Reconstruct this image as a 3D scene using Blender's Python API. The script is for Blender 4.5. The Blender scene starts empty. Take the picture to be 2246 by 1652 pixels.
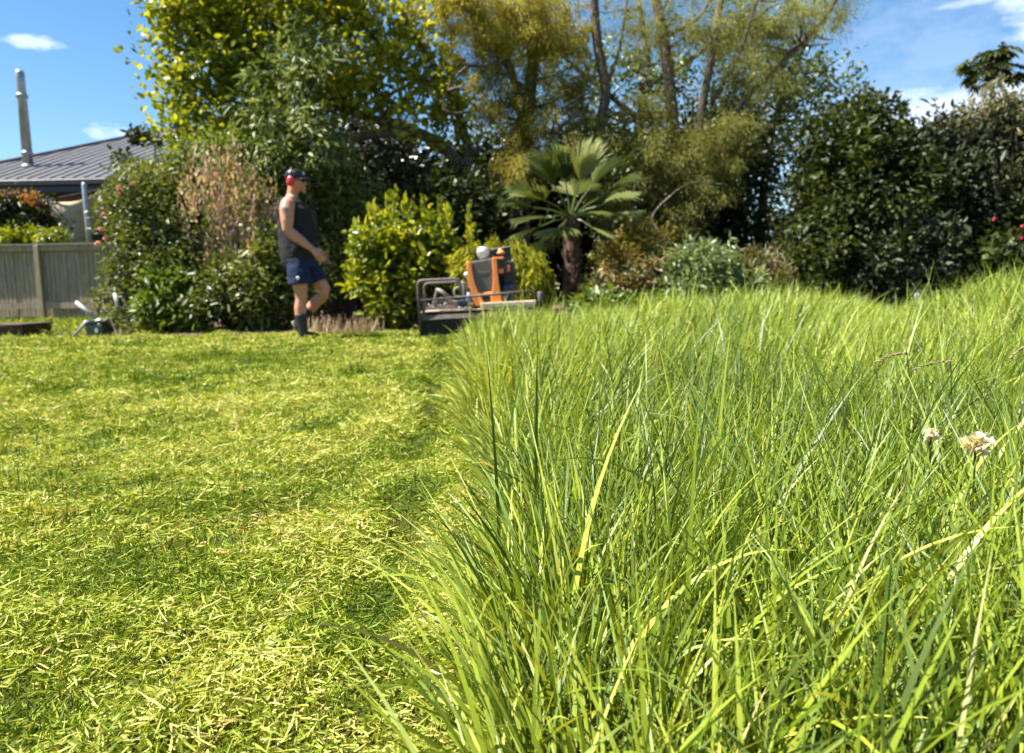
import bpy, math, random
import numpy as np
from mathutils import Vector, Matrix, Quaternion
R = math.radians
scene = bpy.context.scene
COL = scene.collection

# ------------------------------------------------------------------ camera
CAM_H = 0.47
PITCH, ROLL = R(6.53), R(1.2)
FPX = 26.0 / 36.0 * 2246.0                  # focal length in pixels of a 2246 px wide picture
fwd = Vector((0, math.cos(PITCH), -math.sin(PITCH)))
rgt0 = Vector((1, 0, 0)); up0 = rgt0.cross(fwd)
rgt = rgt0 * math.cos(ROLL) - up0 * math.sin(ROLL)
upv = up0 * math.cos(ROLL) + rgt0 * math.sin(ROLL)
cam = bpy.data.cameras.new('camera'); camo = bpy.data.objects.new('camera', cam); COL.objects.link(camo)
M3 = Matrix((rgt, upv, -fwd)).transposed()
camo.matrix_world = Matrix.Translation((0, 0, CAM_H)) @ M3.to_4x4()
cam.sensor_width = 36; cam.lens = 26; cam.clip_start = 0.03; cam.clip_end = 3000
cam.dof.use_dof = True; cam.dof.focus_distance = 1.0; cam.dof.aperture_fstop = 6.8
scene.camera = camo

def P(px, py, Y):
    """world point at depth Y (metres north of the camera) seen at a spot of the 2246 x 1652 photograph"""
    d = fwd + rgt * ((px - 1123) / FPX) + upv * ((826 - py) / FPX)
    return Vector((0, 0, CAM_H)) + d * (Y / d.y)
def DIR(px, py):
    return (fwd + rgt * ((px - 1123) / FPX) + upv * ((826 - py) / FPX)).normalized()

# ------------------------------------------------------------------ light
SUN = Vector((-0.70, -0.10, 1.15)).normalized()
EL = math.asin(SUN.z); AZ = math.atan2(SUN.x, SUN.y)
sd = bpy.data.lights.new('sun', 'SUN'); sd.energy = 5.0; sd.angle = R(0.5); sd.color = (1.0, 0.955, 0.88)
so = bpy.data.objects.new('sun', sd); COL.objects.link(so)
so.rotation_euler = (-SUN).to_track_quat('-Z', 'Y').to_euler(); so.location = SUN * 50
scene.view_settings.view_transform = 'Standard'; scene.view_settings.look = 'None'
scene.view_settings.gamma = 1; scene.view_settings.exposure = 1.72

world = bpy.data.worlds.new('World'); scene.world = world; world.use_nodes = True
nt = world.node_tree; nt.nodes.clear()
def N(tree, t, **kw):
    n = tree.nodes.new(t)
    for k, v in kw.items(): setattr(n, k, v)
    return n
def mth(tree, op, a, b=None, clamp=False):
    n = tree.nodes.new('ShaderNodeMath'); n.operation = op; n.use_clamp = clamp
    for i, v in enumerate((a, b)):
        if v is None: continue
        if isinstance(v, (int, float)): n.inputs[i].default_value = v
        else: tree.links.new(v, n.inputs[i])
    return n.outputs[0]
def vdot(tree, a, vec):
    n = tree.nodes.new('ShaderNodeVectorMath'); n.operation = 'DOT_PRODUCT'
    tree.links.new(a, n.inputs[0]); n.inputs[1].default_value = vec
    return n.outputs['Value']
sky = N(nt, 'ShaderNodeTexSky', sky_type='NISHITA', sun_disc=False)
sky.sun_elevation = EL; sky.sun_rotation = AZ; sky.air_density = 1.0; sky.dust_density = 0.25; sky.ozone_density = 2.2
hs = N(nt, 'ShaderNodeHueSaturation'); hs.inputs['Hue'].default_value = .497; hs.inputs['Saturation'].default_value = 1.24; hs.inputs['Value'].default_value = 1.55
nt.links.new(sky.outputs[0], hs.inputs['Color'])
tc = N(nt, 'ShaderNodeTexCoord'); D = tc.outputs['Generated']
noi = N(nt, 'ShaderNodeTexNoise'); noi.inputs['Scale'].default_value = 22; noi.inputs['Detail'].default_value = 7; noi.inputs['Roughness'].default_value = .6
mp = N(nt, 'ShaderNodeMapping'); mp.inputs['Scale'].default_value = (1, 1, 2.2)
nt.links.new(D, mp.inputs[0]); nt.links.new(mp.outputs[0], noi.inputs['Vector'])
nz = mth(nt, 'SUBTRACT', noi.outputs['Fac'], 0.5)
total = None
#   px, py, half width, half height, strength, noise
for (cx, cy, w, h, st, kn) in ((72, 94, 52, 13, .50, 6.0), (252, 290, 42, 18, .50, 6.0), (2245, 30, 50, 45, .5, 5.0),
                               (2170, 240, 330, 55, .75, 3.0), (1500, 330, 700, 150, .22, 3.0), (2130, 5, 60, 8, .4, 3.0),
                               (2000, 120, 420, 120, .12, 4.0)):
    c = DIR(cx, cy); r_ = Vector((0, 0, 1)).cross(c).normalized() * -1; u_ = c.cross(r_).normalized()
    a = mth(nt, 'DIVIDE', vdot(nt, D, r_), w / FPX); b = mth(nt, 'SUBTRACT', vdot(nt, D, Vector((0, 0, 1))), c.z); b = mth(nt, 'DIVIDE', b, h / FPX)
    q = mth(nt, 'ADD', mth(nt, 'MULTIPLY', a, a), mth(nt, 'MULTIPLY', b, b))
    m = mth(nt, 'ADD', mth(nt, 'SUBTRACT', 1.0, q), mth(nt, 'MULTIPLY', nz, kn))
    m = mth(nt, 'MULTIPLY', m, 0.9, True)
    front = mth(nt, 'GREATER_THAN', vdot(nt, D, c), 0.2)
    m = mth(nt, 'MULTIPLY', mth(nt, 'MULTIPLY', m, st), front)
    total = m if total is None else mth(nt, 'MAXIMUM', total, m)
mixc = N(nt, 'ShaderNodeMix', data_type='RGBA'); mixc.inputs['B'].default_value = (12.5, 13.2, 14.5, 1)
nt.links.new(total, mixc.inputs['Factor']); nt.links.new(hs.outputs[0], mixc.inputs['A'])
bg = N(nt, 'ShaderNodeBackground'); bg.inputs['Strength'].default_value = 0.037
wo = N(nt, 'ShaderNodeOutputWorld'); nt.links.new(mixc.outputs['Result'], bg.inputs[0]); nt.links.new(bg.outputs[0], wo.inputs[0])

# ------------------------------------------------------------------ materials
def mat(name, col, rough=.7, metal=0.0, noise=0.0, nscale=8.0, col2=None, bump=0.0, stretch=(1, 1, 1), spec=.5, bscale=None):
    m = bpy.data.materials.new(name); m.use_nodes = True; t = m.node_tree
    b = t.nodes['Principled BSDF']; b.inputs['Roughness'].default_value = rough; b.inputs['Metallic'].default_value = metal
    b.inputs['Specular IOR Level'].default_value = spec
    tcn = N(t, 'ShaderNodeTexCoord'); mpn = N(t, 'ShaderNodeMapping'); mpn.inputs['Scale'].default_value = stretch
    t.links.new(tcn.outputs['Object'], mpn.inputs[0])
    n = N(t, 'ShaderNodeTexNoise'); n.inputs['Scale'].default_value = nscale; n.inputs['Detail'].default_value = 5; n.inputs['Roughness'].default_value = .65
    t.links.new(mpn.outputs[0], n.inputs['Vector'])
    c2 = col2 or tuple(c * (1 - noise) for c in col)
    rmp = N(t, 'ShaderNodeValToRGB'); rmp.color_ramp.elements[0].position = .35; rmp.color_ramp.elements[1].position = .65
    rmp.color_ramp.elements[0].color = (*c2, 1); rmp.color_ramp.elements[1].color = (*col, 1)
    t.links.new(n.outputs['Fac'], rmp.inputs[0]); t.links.new(rmp.outputs[0], b.inputs['Base Color'])
    if bump:
        n2 = N(t, 'ShaderNodeTexNoise'); n2.inputs['Scale'].default_value = bscale or nscale * 3; n2.inputs['Detail'].default_value = 6
        t.links.new(mpn.outputs[0], n2.inputs['Vector'])
        bp = N(t, 'ShaderNodeBump'); bp.inputs['Strength'].default_value = bump; bp.inputs['Distance'].default_value = .02
        t.links.new(n2.outputs['Fac'], bp.inputs['Height']); t.links.new(bp.outputs[0], b.inputs['Normal'])
    return m

def leafmat(name, cols, trans=.38, rough=.38, spec=.5, tcol=(1.25, 1.15, .55), under=None):
    """cols: list of (position, rgb) picked per leaf by its own random number"""
    m = bpy.data.materials.new(name); m.use_nodes = True; t = m.node_tree
    b = t.nodes['Principled BSDF']; b.inputs['Roughness'].default_value = rough; b.inputs['Specular IOR Level'].default_value = spec
    out = t.nodes['Material Output']
    a = N(t, 'ShaderNodeAttribute', attribute_name='rnd')
    rmp = N(t, 'ShaderNodeValToRGB'); cr = rmp.color_ramp
    while len(cr.elements) < len(cols): cr.elements.new(.5)
    for e, (p, c) in zip(cr.elements, cols): e.position = p; e.color = (*c, 1)
    t.links.new(a.outputs['Fac'], rmp.inputs[0]); t.links.new(rmp.outputs[0], b.inputs['Base Color'])
    if under:                                   # the lower face of a blade is paler than the upper one
        ge = N(t, 'ShaderNodeNewGeometry'); mu = N(t, 'ShaderNodeMix', data_type='RGBA'); mu.inputs['B'].default_value = (*under[0], 1)
        t.links.new(mth(t, 'MULTIPLY', mth(t, 'SUBTRACT', 1.0, ge.outputs['Backfacing']), under[1]), mu.inputs['Factor'])
        t.links.new(rmp.outputs[0], mu.inputs['A']); t.links.new(mu.outputs['Result'], b.inputs['Base Color'])
    tr = N(t, 'ShaderNodeBsdfTranslucent')
    mx = N(t, 'ShaderNodeMix', data_type='RGBA', blend_type='MULTIPLY'); mx.inputs['Factor'].default_value = 1; mx.inputs['B'].default_value = (*tcol, 1)
    t.links.new(rmp.outputs[0], mx.inputs['A']); t.links.new(mx.outputs['Result'], tr.inputs[0])
    ms = N(t, 'ShaderNodeMixShader'); ms.inputs[0].default_value = trans
    t.links.new(b.outputs[0], ms.inputs[1]); t.links.new(tr.outputs[0], ms.inputs[2]); t.links.new(ms.outputs[0], out.inputs[0])
    return m

# ------------------------------------------------------------------ object helpers
def tag(o, label=None, cat=None, group=None, kind=None):
    if label: o['label'] = label
    if cat: o['category'] = cat
    if group: o['group'] = group
    if kind: o['kind'] = kind
    return o
def thing(name, label, cat, loc=(0, 0, 0), group=None):
    o = bpy.data.objects.new(name, None); COL.objects.link(o); o.location = loc; o.empty_display_size = .1
    return tag(o, label, cat, group)
def link(name, me, m, parent=None, world_coords=True):
    if m is not None: me.materials.append(m)
    o = bpy.data.objects.new(name, me); COL.objects.link(o)
    if parent is not None:
        o.parent = parent
        if world_coords:
            r = parent; off = Vector((0, 0, 0))
            while r is not None: off += Vector(r.location); r = r.parent
            me.transform(Matrix.Translation(-off))
    return o
def npmesh(name, V, F, rnd=None, smooth=False):
    V = np.ascontiguousarray(V, dtype=np.float32); F = np.ascontiguousarray(F, dtype=np.int32)
    me = bpy.data.meshes.new(name); k = F.shape[1]
    me.vertices.add(len(V)); me.vertices.foreach_set('co', V.ravel())
    me.loops.add(F.size); me.loops.foreach_set('vertex_index', F.ravel())
    me.polygons.add(len(F)); me.polygons.foreach_set('loop_start', np.arange(0, F.size, k, dtype=np.int32))
    if smooth: me.polygons.foreach_set('use_smooth', np.ones(len(F), dtype=bool))
    if rnd is not None:
        at = me.attributes.new('rnd', 'FLOAT', 'FACE'); at.data.foreach_set('value', np.ascontiguousarray(rnd, dtype=np.float32))
    me.update(calc_edges=True)
    return me

class MB:
    def __init__(s): s.v = []; s.f = []
    def add(s, vs, fs):
        n = len(s.v); s.v += [tuple(v) for v in vs]; s.f += [tuple(i + n for i in f) for f in fs]; return s
    def box(s, c, size, rot=None, taper=1.0, bev=0.0):
        hx, hy, hz = (a / 2 for a in size); c = Vector(c)
        if bev <= 0:
            vs = [Vector((sx * hx * (taper if sz > 0 else 1), sy * hy * (taper if sz > 0 else 1), sz * hz)) for sz in (-1, 1) for sy in (-1, 1) for sx in (-1, 1)]
            fs = [(0, 2, 3, 1), (4, 5, 7, 6), (0, 1, 5, 4), (2, 6, 7, 3), (0, 4, 6, 2), (1, 3, 7, 5)]
        else:
            b = min(bev, hx, hy, hz) ; vs = []
            prof = [(-hz, b), (-hz + b, 0), (hz - b, 0), (hz, b)]
            for z, ins in prof:
                X = hx - ins; Y = hy - ins
                if z > 0: X *= taper; Y *= taper
                c_ = b * .6
                vs += [Vector(p) for p in ((-X + c_, -Y, z), (X - c_, -Y, z), (X, -Y + c_, z), (X, Y - c_, z), (X - c_, Y, z), (-X + c_, Y, z), (-X, Y - c_, z), (-X, -Y + c_, z))]
            fs = [tuple(range(7, -1, -1)), tuple(range(24, 32))]
            for k in range(3):
                for i in range(8): j = (i + 1) % 8; fs.append((k * 8 + i, k * 8 + j, k * 8 + 8 + j, k * 8 + 8 + i))
        if rot is not None: vs = [rot @ v for v in vs]
        return s.add([v + c for v in vs], fs)
    def tube(s, pts, rad, seg=10, cap=True, ell=None):
        pts = [Vector(p) for p in pts]; n = len(pts)
        if isinstance(rad, (int, float)): rad = [rad] * n
        prev = None; vs = []
        for i, p in enumerate(pts):
            t = (pts[min(i + 1, n - 1)] - pts[max(i - 1, 0)]).normalized()
            if prev is None: a = t.orthogonal().normalized()
            else:
                a = prev - t * prev.dot(t); a = a.normalized() if a.length > 1e-6 else t.orthogonal().normalized()
            prev = a; b = t.cross(a)
            for k in range(seg):
                an = 2 * math.pi * k / seg; vs.append(p + (a * math.cos(an) + b * math.sin(an)) * rad[i])
        fs = [(i * seg + k, i * seg + (k + 1) % seg, (i + 1) * seg + (k + 1) % seg, (i + 1) * seg + k) for i in range(n - 1) for k in range(seg)]
        if cap: fs += [tuple(range(seg - 1, -1, -1)), tuple((n - 1) * seg + k for k in range(seg))]
        return s.add(vs, fs)
    def loft(s, rings, seg=24):
        """rings: (cx, cy, z, rx, ry)"""
        vs = []
        for (cx, cy, z, rx, ry) in rings:
            for k in range(seg):
                an = 2 * math.pi * k / seg; vs.append((cx + rx * math.cos(an), cy + ry * math.sin(an), z))
        n = len(rings)
        fs = [(i * seg + k, i * seg + (k + 1) % seg, (i + 1) * seg + (k + 1) % seg, (i + 1) * seg + k) for i in range(n - 1) for k in range(seg)]
        fs += [tuple(range(seg - 1, -1, -1)), tuple((n - 1) * seg + k for k in range(seg))]
        return s.add(vs, fs)
    def ball(s, c, r, seg=16, rings=10, rot=None):
        c = Vector(c); r = (r, r, r) if isinstance(r, (int, float)) else r
        vs = [Vector((0, 0, -r[2]))]
        for i in range(1, rings):
            ph = -math.pi / 2 + math.pi * i / rings
            for k in range(seg):
                th = 2 * math.pi * k / seg; vs.append(Vector((r[0] * math.cos(ph) * math.cos(th), r[1] * math.cos(ph) * math.sin(th), r[2] * math.sin(ph))))
        vs.append(Vector((0, 0, r[2])))
        fs = [(0, 1 + (k + 1) % seg, 1 + k) for k in range(seg)]
        for i in range(rings - 2):
            for k in range(seg):
                a = 1 + i * seg; fs.append((a + k, a + (k + 1) % seg, a + seg + (k + 1) % seg, a + seg + k))
        l = len(vs) - 1; a = 1 + (rings - 2) * seg
        fs += [(a + k, a + (k + 1) % seg, l) for k in range(seg)]
        if rot is not None: vs = [rot @ v for v in vs]
        return s.add([v + c for v in vs], fs)
    def prism(s, poly, y0, y1):
        """poly in x,z extruded from y0 to y1"""
        n = len(poly)
        vs = [(x, y0, z) for x, z in poly] + [(x, y1, z) for x, z in poly]
        fs = [tuple(range(n)), tuple(range(2 * n - 1, n - 1, -1))] + [((i + 1) % n, i, i + n, (i + 1) % n + n) for i in range(n)]
        return s.add(vs, fs)
    def build(s, name, m, parent=None, smooth=False, remesh=0, smooth_it=0, world_coords=False, bevel=0):
        me = bpy.data.meshes.new(name); me.from_pydata(s.v, [], s.f); me.update()
        if remesh or bevel:
            o = bpy.data.objects.new('tmp', me); COL.objects.link(o)
            if remesh:
                md = o.modifiers.new('r', 'REMESH'); md.mode = 'VOXEL'; md.voxel_size = remesh
                if smooth_it: ms = o.modifiers.new('s', 'SMOOTH'); ms.iterations = smooth_it; ms.factor = .5
            if bevel: mb = o.modifiers.new('b', 'BEVEL'); mb.width = bevel; mb.segments = 2; mb.limit_method = 'ANGLE'
            dg = bpy.context.evaluated_depsgraph_get(); dg.update()
            me2 = bpy.data.meshes.new_from_object(o.evaluated_get(dg)); bpy.data.objects.remove(o); me2.name = name; me = me2
        if smooth: me.polygons.foreach_set('use_smooth', np.ones(len(me.polygons), dtype=bool))
        return link(name, me, m, parent, world_coords)

# ------------------------------------------------------------------ numpy noise + ground shape
_rng = np.random.default_rng(7)
_tab = _rng.random((64, 64))
def vnoise(x, y):
    x = np.asarray(x, float); y = np.asarray(y, float)
    xi = np.floor(x).astype(int); yi = np.floor(y).astype(int); fx = x - xi; fy = y - yi
    fx = fx * fx * (3 - 2 * fx); fy = fy * fy * (3 - 2 * fy)
    g = lambda a, b: _tab[a % 64, b % 64]
    return (g(xi, yi) * (1 - fx) + g(xi + 1, yi) * fx) * (1 - fy) + (g(xi, yi + 1) * (1 - fx) + g(xi + 1, yi + 1) * fx) * fy
def sstep(a, b, x):
    t = np.clip((x - a) / (b - a), 0, 1); return t * t * (3 - 2 * t)
def edge_x(y):                              # line between the mown strip and the long grass
    y = np.asarray(y, float)
    return np.interp(y, [.4, .65, .85, 1.1, 1.4, 2.5, 4.6, 7.5, 12], [-.02, -.035, -.03, -.022, -.03, -.13, -.28, -.45, -.65]) + 0.03 * (vnoise(y * 1.3 + 5, 3.3) - .5) * 2
def ground(x, y):
    x = np.asarray(x, float); y = np.asarray(y, float)
    near = np.clip((26 - np.hypot(x, y)) / 10, 0, 1)
    z = (vnoise(x * .6, y * .6) - .5) * .05 + (vnoise(x * 2.3 + 9, y * 2.3) - .5) * .022 + (vnoise(x * 7 + 3, y * 7) - .5) * .020 * np.exp(-y / 6)
    mound = .17 * np.exp(-((y - 4.6) / 2.0) ** 2) * sstep(.2, 1.6, x) * (1 - .75 * np.exp(-((x - 2.35 * y / 4.6) / .55) ** 2)) + .06 * sstep(1.5, 3, x) * sstep(1, 2.2, y) * (1 - sstep(4, 9, y))
    z = z + mound
    rut = np.exp(-((x - (-.10 - .080 * y)) / .045) ** 2) * .055 * sstep(.35, .8, vnoise(3.1, y * 2.2)) * (y < 7.5)
    return (z - rut) * near - .0

# ------------------------------------------------------------------ ground sheet
def axis(lo, hi, dense_lo, dense_hi, step):
    a = list(np.arange(dense_lo, dense_hi, step)); s = step
    x = dense_lo; L = []
    while x > lo: s *= 1.35; x -= s; L.append(x)
    s = step; x = a[-1]; Rr = []
    while x < hi: s *= 1.35; x += s; Rr.append(x)
    return np.array(L[::-1] + a + Rr)
gx = axis(-900, 900, -8, 8, .045); gy = axis(-900, 1500, 0, 14, .06)
GX, GY = np.meshgrid(gx, gy); GZ = ground(GX, GY)
nx, ny = len(gx), len(gy)
idx = np.arange(nx * ny).reshape(ny, nx)
F = np.stack([idx[:-1, :-1].ravel(), idx[:-1, 1:].ravel(), idx[1:, 1:].ravel(), idx[1:, :-1].ravel()], 1)
mg = mat('lawn_soil', (.085, .10, .014), .95, noise=.5, nscale=22, col2=(.04, .04, .010), bump=.9, bscale=120, spec=.05)
go = link('ground', npmesh('ground', np.stack([GX.ravel(), GY.ravel(), GZ.ravel()], 1), F, smooth=True), mg); tag(go, kind='structure')

# garden bed of bark mulch under the shrubs
mulch = mat('bark_mulch', (.16, .085, .05), .95, nscale=40, col2=(.045, .028, .018), bump=1.0, bscale=90)
bx = np.arange(-9.5, 12.0, .12); rows = []
front = 9.0 + .25 * (vnoise(bx * .9, 4.2) - .5) + .9 * sstep(-4, -6.5, bx) + 1.5 * sstep(.5, 3, bx)
tt = np.concatenate([[0, .02, .05, .1], np.linspace(.2, 1, 16)])
BX = np.repeat(bx[None], len(tt), 0); BY = front[None] + tt[:, None] * (21 - front[None]); 
BX = np.where(BX < -7.0, BX, BX)
BZ = ground(BX, BY) + .012 + .03 * np.minimum(1, tt[:, None] * 20) + (vnoise(BX * 5, BY * 5) - .5) * .02
BZ[0] = ground(BX[0], BY[0]) - .02
sel = bx > -6.4; BX, BY, BZ = BX[:, sel], BY[:, sel], BZ[:, sel]
n1, n0 = BX.shape; idx = np.arange(n1 * n0).reshape(n1, n0)
F = np.stack([idx[:-1, :-1].ravel(), idx[:-1, 1:].ravel(), idx[1:, 1:].ravel(), idx[1:, :-1].ravel()], 1)
bo = link('garden_bed', npmesh('garden_bed', np.stack([BX.ravel(), BY.ravel(), BZ.ravel()], 1), F, smooth=True), mulch); tag(bo, kind='structure')

# ------------------------------------------------------------------ blades and leaves as arrays
def blades(p, h, tilt0, curv, length, width, S=6, twist=None, rng=None, taper=1.0, fold=0.0):
    """p (N,3) roots, h (N,2) horizontal lean direction, tilt0 start angle from vertical, curv total added angle"""
    n = len(p); s = np.linspace(0, 1, S + 1)
    ang = tilt0[:, None] + curv[:, None] * s[None] ** 1.5
    seg = length[:, None] / S
    dx = np.sin(ang); dz = np.cos(ang)
    mid = lambda a: (a[:, :-1] + a[:, 1:]) / 2
    hx = np.concatenate([np.zeros((n, 1)), np.cumsum(mid(dx) * seg, 1)], 1); hz = np.concatenate([np.zeros((n, 1)), np.cumsum(mid(dz) * seg, 1)], 1)
    C = np.stack([p[:, 0:1] + hx * h[:, 0:1], p[:, 1:2] + hx * h[:, 1:2], p[:, 2:3] + hz], 2)
    tw = np.zeros(n) if twist is None else twist
    tw = tw[:, None] * (1 + .5 * s[None])
    side0 = np.stack([-h[:, 1], h[:, 0], np.zeros(n)], 1)[:, None, :]
    nrm = np.stack([-dz * h[:, 0:1], -dz * h[:, 1:2], dx], 2)
    side = side0 * np.cos(tw)[..., None] + nrm * np.sin(tw)[..., None]
    w = width[:, None] * .5 * (1 - s[None] ** (2.2 * taper)) * (.65 + .35 * np.sin(np.minimum(1, s[None] * 2.5) * np.pi / 2)) + .0002
    A = C - side * w[..., None]; B = C + side * w[..., None]
    V = np.stack([A, B], 2).reshape(n, -1, 3)
    k = np.arange(S) * 2; f0 = np.stack([k, k + 1, k + 3, k + 2], 1)
    F = (np.arange(n)[:, None, None] * (2 * (S + 1)) + f0[None]).reshape(-1, 4)
    return V.reshape(-1, 3), F
def unit(a): return a / np.maximum(1e-9, np.linalg.norm(a, axis=-1, keepdims=True))
def leaves(p, d, L, W, rng, fold=.18, droop=.12, up=.6):
    n = len(p); d = unit(d)
    ref = rng.normal(size=(n, 3)) * (1 - up) + np.array([0, 0, 1.0]) * up          # rough leaf normal
    s = unit(np.cross(d, ref)); nn = np.cross(s, d)
    L = L[:, None]; W = W[:, None] * .5
    a = p; t = p + d * L - nn * L * droop
    r1 = p + d * L * .34 + s * W + nn * W * fold * 2; r2 = p + d * L * .70 + s * W * .74 + nn * (W * fold * 1.4 - L * droop * .4)
    l1 = p + d * L * .34 - s * W + nn * W * fold * 2; l2 = p + d * L * .70 - s * W * .74 + nn * (W * fold * 1.4 - L * droop * .4)
    V = np.stack([a, r1, r2, t, l2, l1], 1).reshape(-1, 3)
    f = np.array([[0, 1, 2, 3], [0, 3, 4, 5]])
    F = (np.arange(n)[:, None, None] * 6 + f[None]).reshape(-1, 4)
    return V, F
def join(parts):
    Vs, Fs, Rs, o = [], [], [], 0
    for V, F, r in parts: Vs.append(V); Fs.append(F + o); Rs.append(r); o += len(V)
    return np.concatenate(Vs), np.concatenate(Fs), np.concatenate(Rs)

# blobs: (px, py, Y, rx_px, ry_px, depth_m)
def sample_blobs(blobs, n, rng, shell=.45):
    C = np.array([list(P(b[0], b[1], b[2])) for b in blobs]); Rr = np.array([[b[3] * b[2] / FPX, b[5], b[4] * b[2] / FPX] for b in blobs])
    w = (Rr[:, 0] * Rr[:, 2] * np.sqrt(Rr[:, 1])); w = w / w.sum(); k = rng.choice(len(blobs), n, p=w)
    u = unit(rng.normal(size=(n, 3))); r = rng.random(n) ** shell
    return C[k] + u * r[:, None] * Rr[k], u, C[k]
def crown(blobs, nclump, per, cr, L, W, seed, mode='random', shell=.45, up=.6, fold=.18, droop=.12, hang=.0, jitter=.35, zmin=.03, rndspread=.35, patch=None, bias=0.0):
    rng = np.random.default_rng(seed)
    c, u, cc = sample_blobs(blobs, nclump, rng, shell)
    n = nclump * per; k = np.repeat(np.arange(nclump), per)
    crr = cr * (.6 + .8 * rng.random(nclump))[k][:, None]
    off = unit(rng.normal(size=(n, 3))) * rng.random((n, 1)) ** .5 * crr
    if mode in ('weep',): off = off * np.array([.55, .55, 1.2]); off[:, 2] -= crr[:, 0] * .6
    if mode == 'vert': off = off * np.array([.35, .35, 1.9])
    p = c[k] + off
    outw = unit(p - cc[k] + off * 3)
    if mode == 'random': d = outw * .8 + rng.normal(size=(n, 3)) * .7
    elif mode == 'weep': d = np.array([0, 0, -1.0]) + outw * .45 + rng.normal(size=(n, 3)) * .28
    elif mode == 'vert': d = np.array([0, 0, 1.0]) + outw * .3 + rng.normal(size=(n, 3)) * .25
    elif mode == 'arch': d = outw * .9 + np.array([0, 0, -.3]) + rng.normal(size=(n, 3)) * .3
    d[:, 2] -= hang
    Ls = L * (1 + jitter * rng.normal(size=n)).clip(.4, 1.8); Ws = W * (1 + jitter * .7 * rng.normal(size=n)).clip(.5, 1.7)
    ok = p[:, 2] > zmin; p, d, Ls, Ws, k2 = p[ok], d[ok], Ls[ok], Ws[ok], k[ok]
    V, F = leaves(p, d, Ls, Ws, rng, fold, droop, up)
    cl = rng.random(nclump)[k2]
    r = np.clip(bias + cl * (1 - rndspread) + rng.random(len(p)) * rndspread, 0, 1)
    return V, F, np.repeat(r, 2)
def limb(mb, a, b, r0, r1, rng, n=7, wob=.06, seg=7):
    a = Vector(a); b = Vector(b); L = (b - a).length; pts = []; rad = []
    o1 = Vector(rng.normal(size=3)) * wob * L; o2 = Vector(rng.normal(size=3)) * wob * L * .5
    for i in range(n):
        t = i / (n - 1); p = a.lerp(b, t) + o1 * math.sin(math.pi * t) + o2 * math.sin(2 * math.pi * t)
        pts.append(p); rad.append(r0 + (r1 - r0) * t)
    mb.tube(pts, rad, seg); return pts
bark = mat('bark_grey_brown', (.17, .12, .085), .9, nscale=9, col2=(.06, .042, .032), bump=1.0, stretch=(1, 1, .25), bscale=40)
barkl = mat('bark_pale', (.36, .29, .22), .85, nscale=12, col2=(.15, .11, .085), bump=.8, stretch=(1, 1, .3), bscale=50)

def plant(name, label, cat, parts, material, base, trunks=None, bark_m=None, crown_name='crown', group=None, twigs=0, blobs=None, seed=0, tr=.04, trunk_name='trunk'):
    """parts: leaf arrays; trunks: list of polylines ([points],[radii]); base: (px, Y) foot"""
    bp = P(base[0], 700, base[1]); loc = (bp.x, base[1], float(ground(bp.x, base[1])))
    root = thing(name, label, cat, loc, group)
    V, F, r = join(parts); link(crown_name, npmesh(crown_name, V, F, r), material, root)
    mb = MB(); rng = np.random.default_rng(seed + 500)
    for pts, rad in (trunks or []): mb.tube(pts, rad, 9)
    if blobs and twigs:
        c, u, cc = sample_blobs(blobs, twigs, rng, .6)
        src = []
        for pts, rad in (trunks or []):
            q = [Vector(p) for p in pts]; src += q[len(q) // 3:]
        foot = Vector(loc) - Vector((0, 0, .05))
        for q in c:
            q = Vector(q)
            if src: s_ = min(src, key=lambda z: (z - q).length + max(0, z.z - q.z) * 1.5)
            else: s_ = foot + Vector(rng.normal(size=3)) * .08; s_.z = foot.z
            limb(mb, s_, q, tr, tr * .25, rng, 6, .07, 5)
    if mb.v: mb.build(trunk_name, bark_m or bark, root, smooth=True, world_coords=True)
    return root
def poly(pts, r0, r1, Y=None):
    """smooth polyline through picture points (px,py,Y)"""
    q = [P(*p) for p in pts]; out = []
    for i in range(len(q) - 1):
        p0 = q[max(i - 1, 0)]; p1 = q[i]; p2 = q[i + 1]; p3 = q[min(i + 2, len(q) - 1)]
        for k in range(5):
            t = k / 5; out.append(.5 * ((2 * p1) + (p2 - p0) * t + (2 * p0 - 5 * p1 + 4 * p2 - p3) * t * t + (3 * p1 - p0 - 3 * p2 + p3) * t ** 3))
    out.append(q[-1]); n = len(out)
    return out, [r0 + (r1 - r0) * i / (n - 1) for i in range(n)]

# ================================================================== HOUSE, FENCE, SAIL (far left)
brick = bpy.data.materials.new('brick'); brick.use_nodes = True
t = brick.node_tree; b = t.nodes['Principled BSDF']; b.inputs['Roughness'].default_value = .9
br = N(t, 'ShaderNodeTexBrick'); br.inputs['Color1'].default_value = (.20, .075, .045, 1); br.inputs['Color2'].default_value = (.13, .05, .035, 1); br.inputs['Mortar'].default_value = (.25, .22, .2, 1)
br.inputs['Scale'].default_value = 1; br.inputs['Brick Width'].default_value = .23; br.inputs['Row Height'].default_value = .086; br.inputs['Mortar Size'].default_value = .006
tcn = N(t, 'ShaderNodeTexCoord'); mpn = N(t, 'ShaderNodeMapping'); mpn.inputs['Rotation'].default_value = (R(90), 0, 0)
t.links.new(tcn.outputs['Object'], mpn.inputs[0]); t.links.new(mpn.outputs[0], br.inputs['Vector']); t.links.new(br.outputs[0], b.inputs['Base Color'])
roofm = mat('roof_steel', (.115, .11, .11), .45, .15, nscale=2, noise=.25, spec=.6)
dark = mat('dark_trim', (.025, .026, .03), .5, noise=.3)
galv = mat('galvanised', (.42, .42, .41), .38, .65, nscale=6, noise=.3)
GZh = 4.02; Y0 = 22.0; SL = .36
house = thing('brick_house', 'brick house with ribbed grey steel roof and tall metal flue behind the fence', 'house', (-12, 25, 0))
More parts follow.
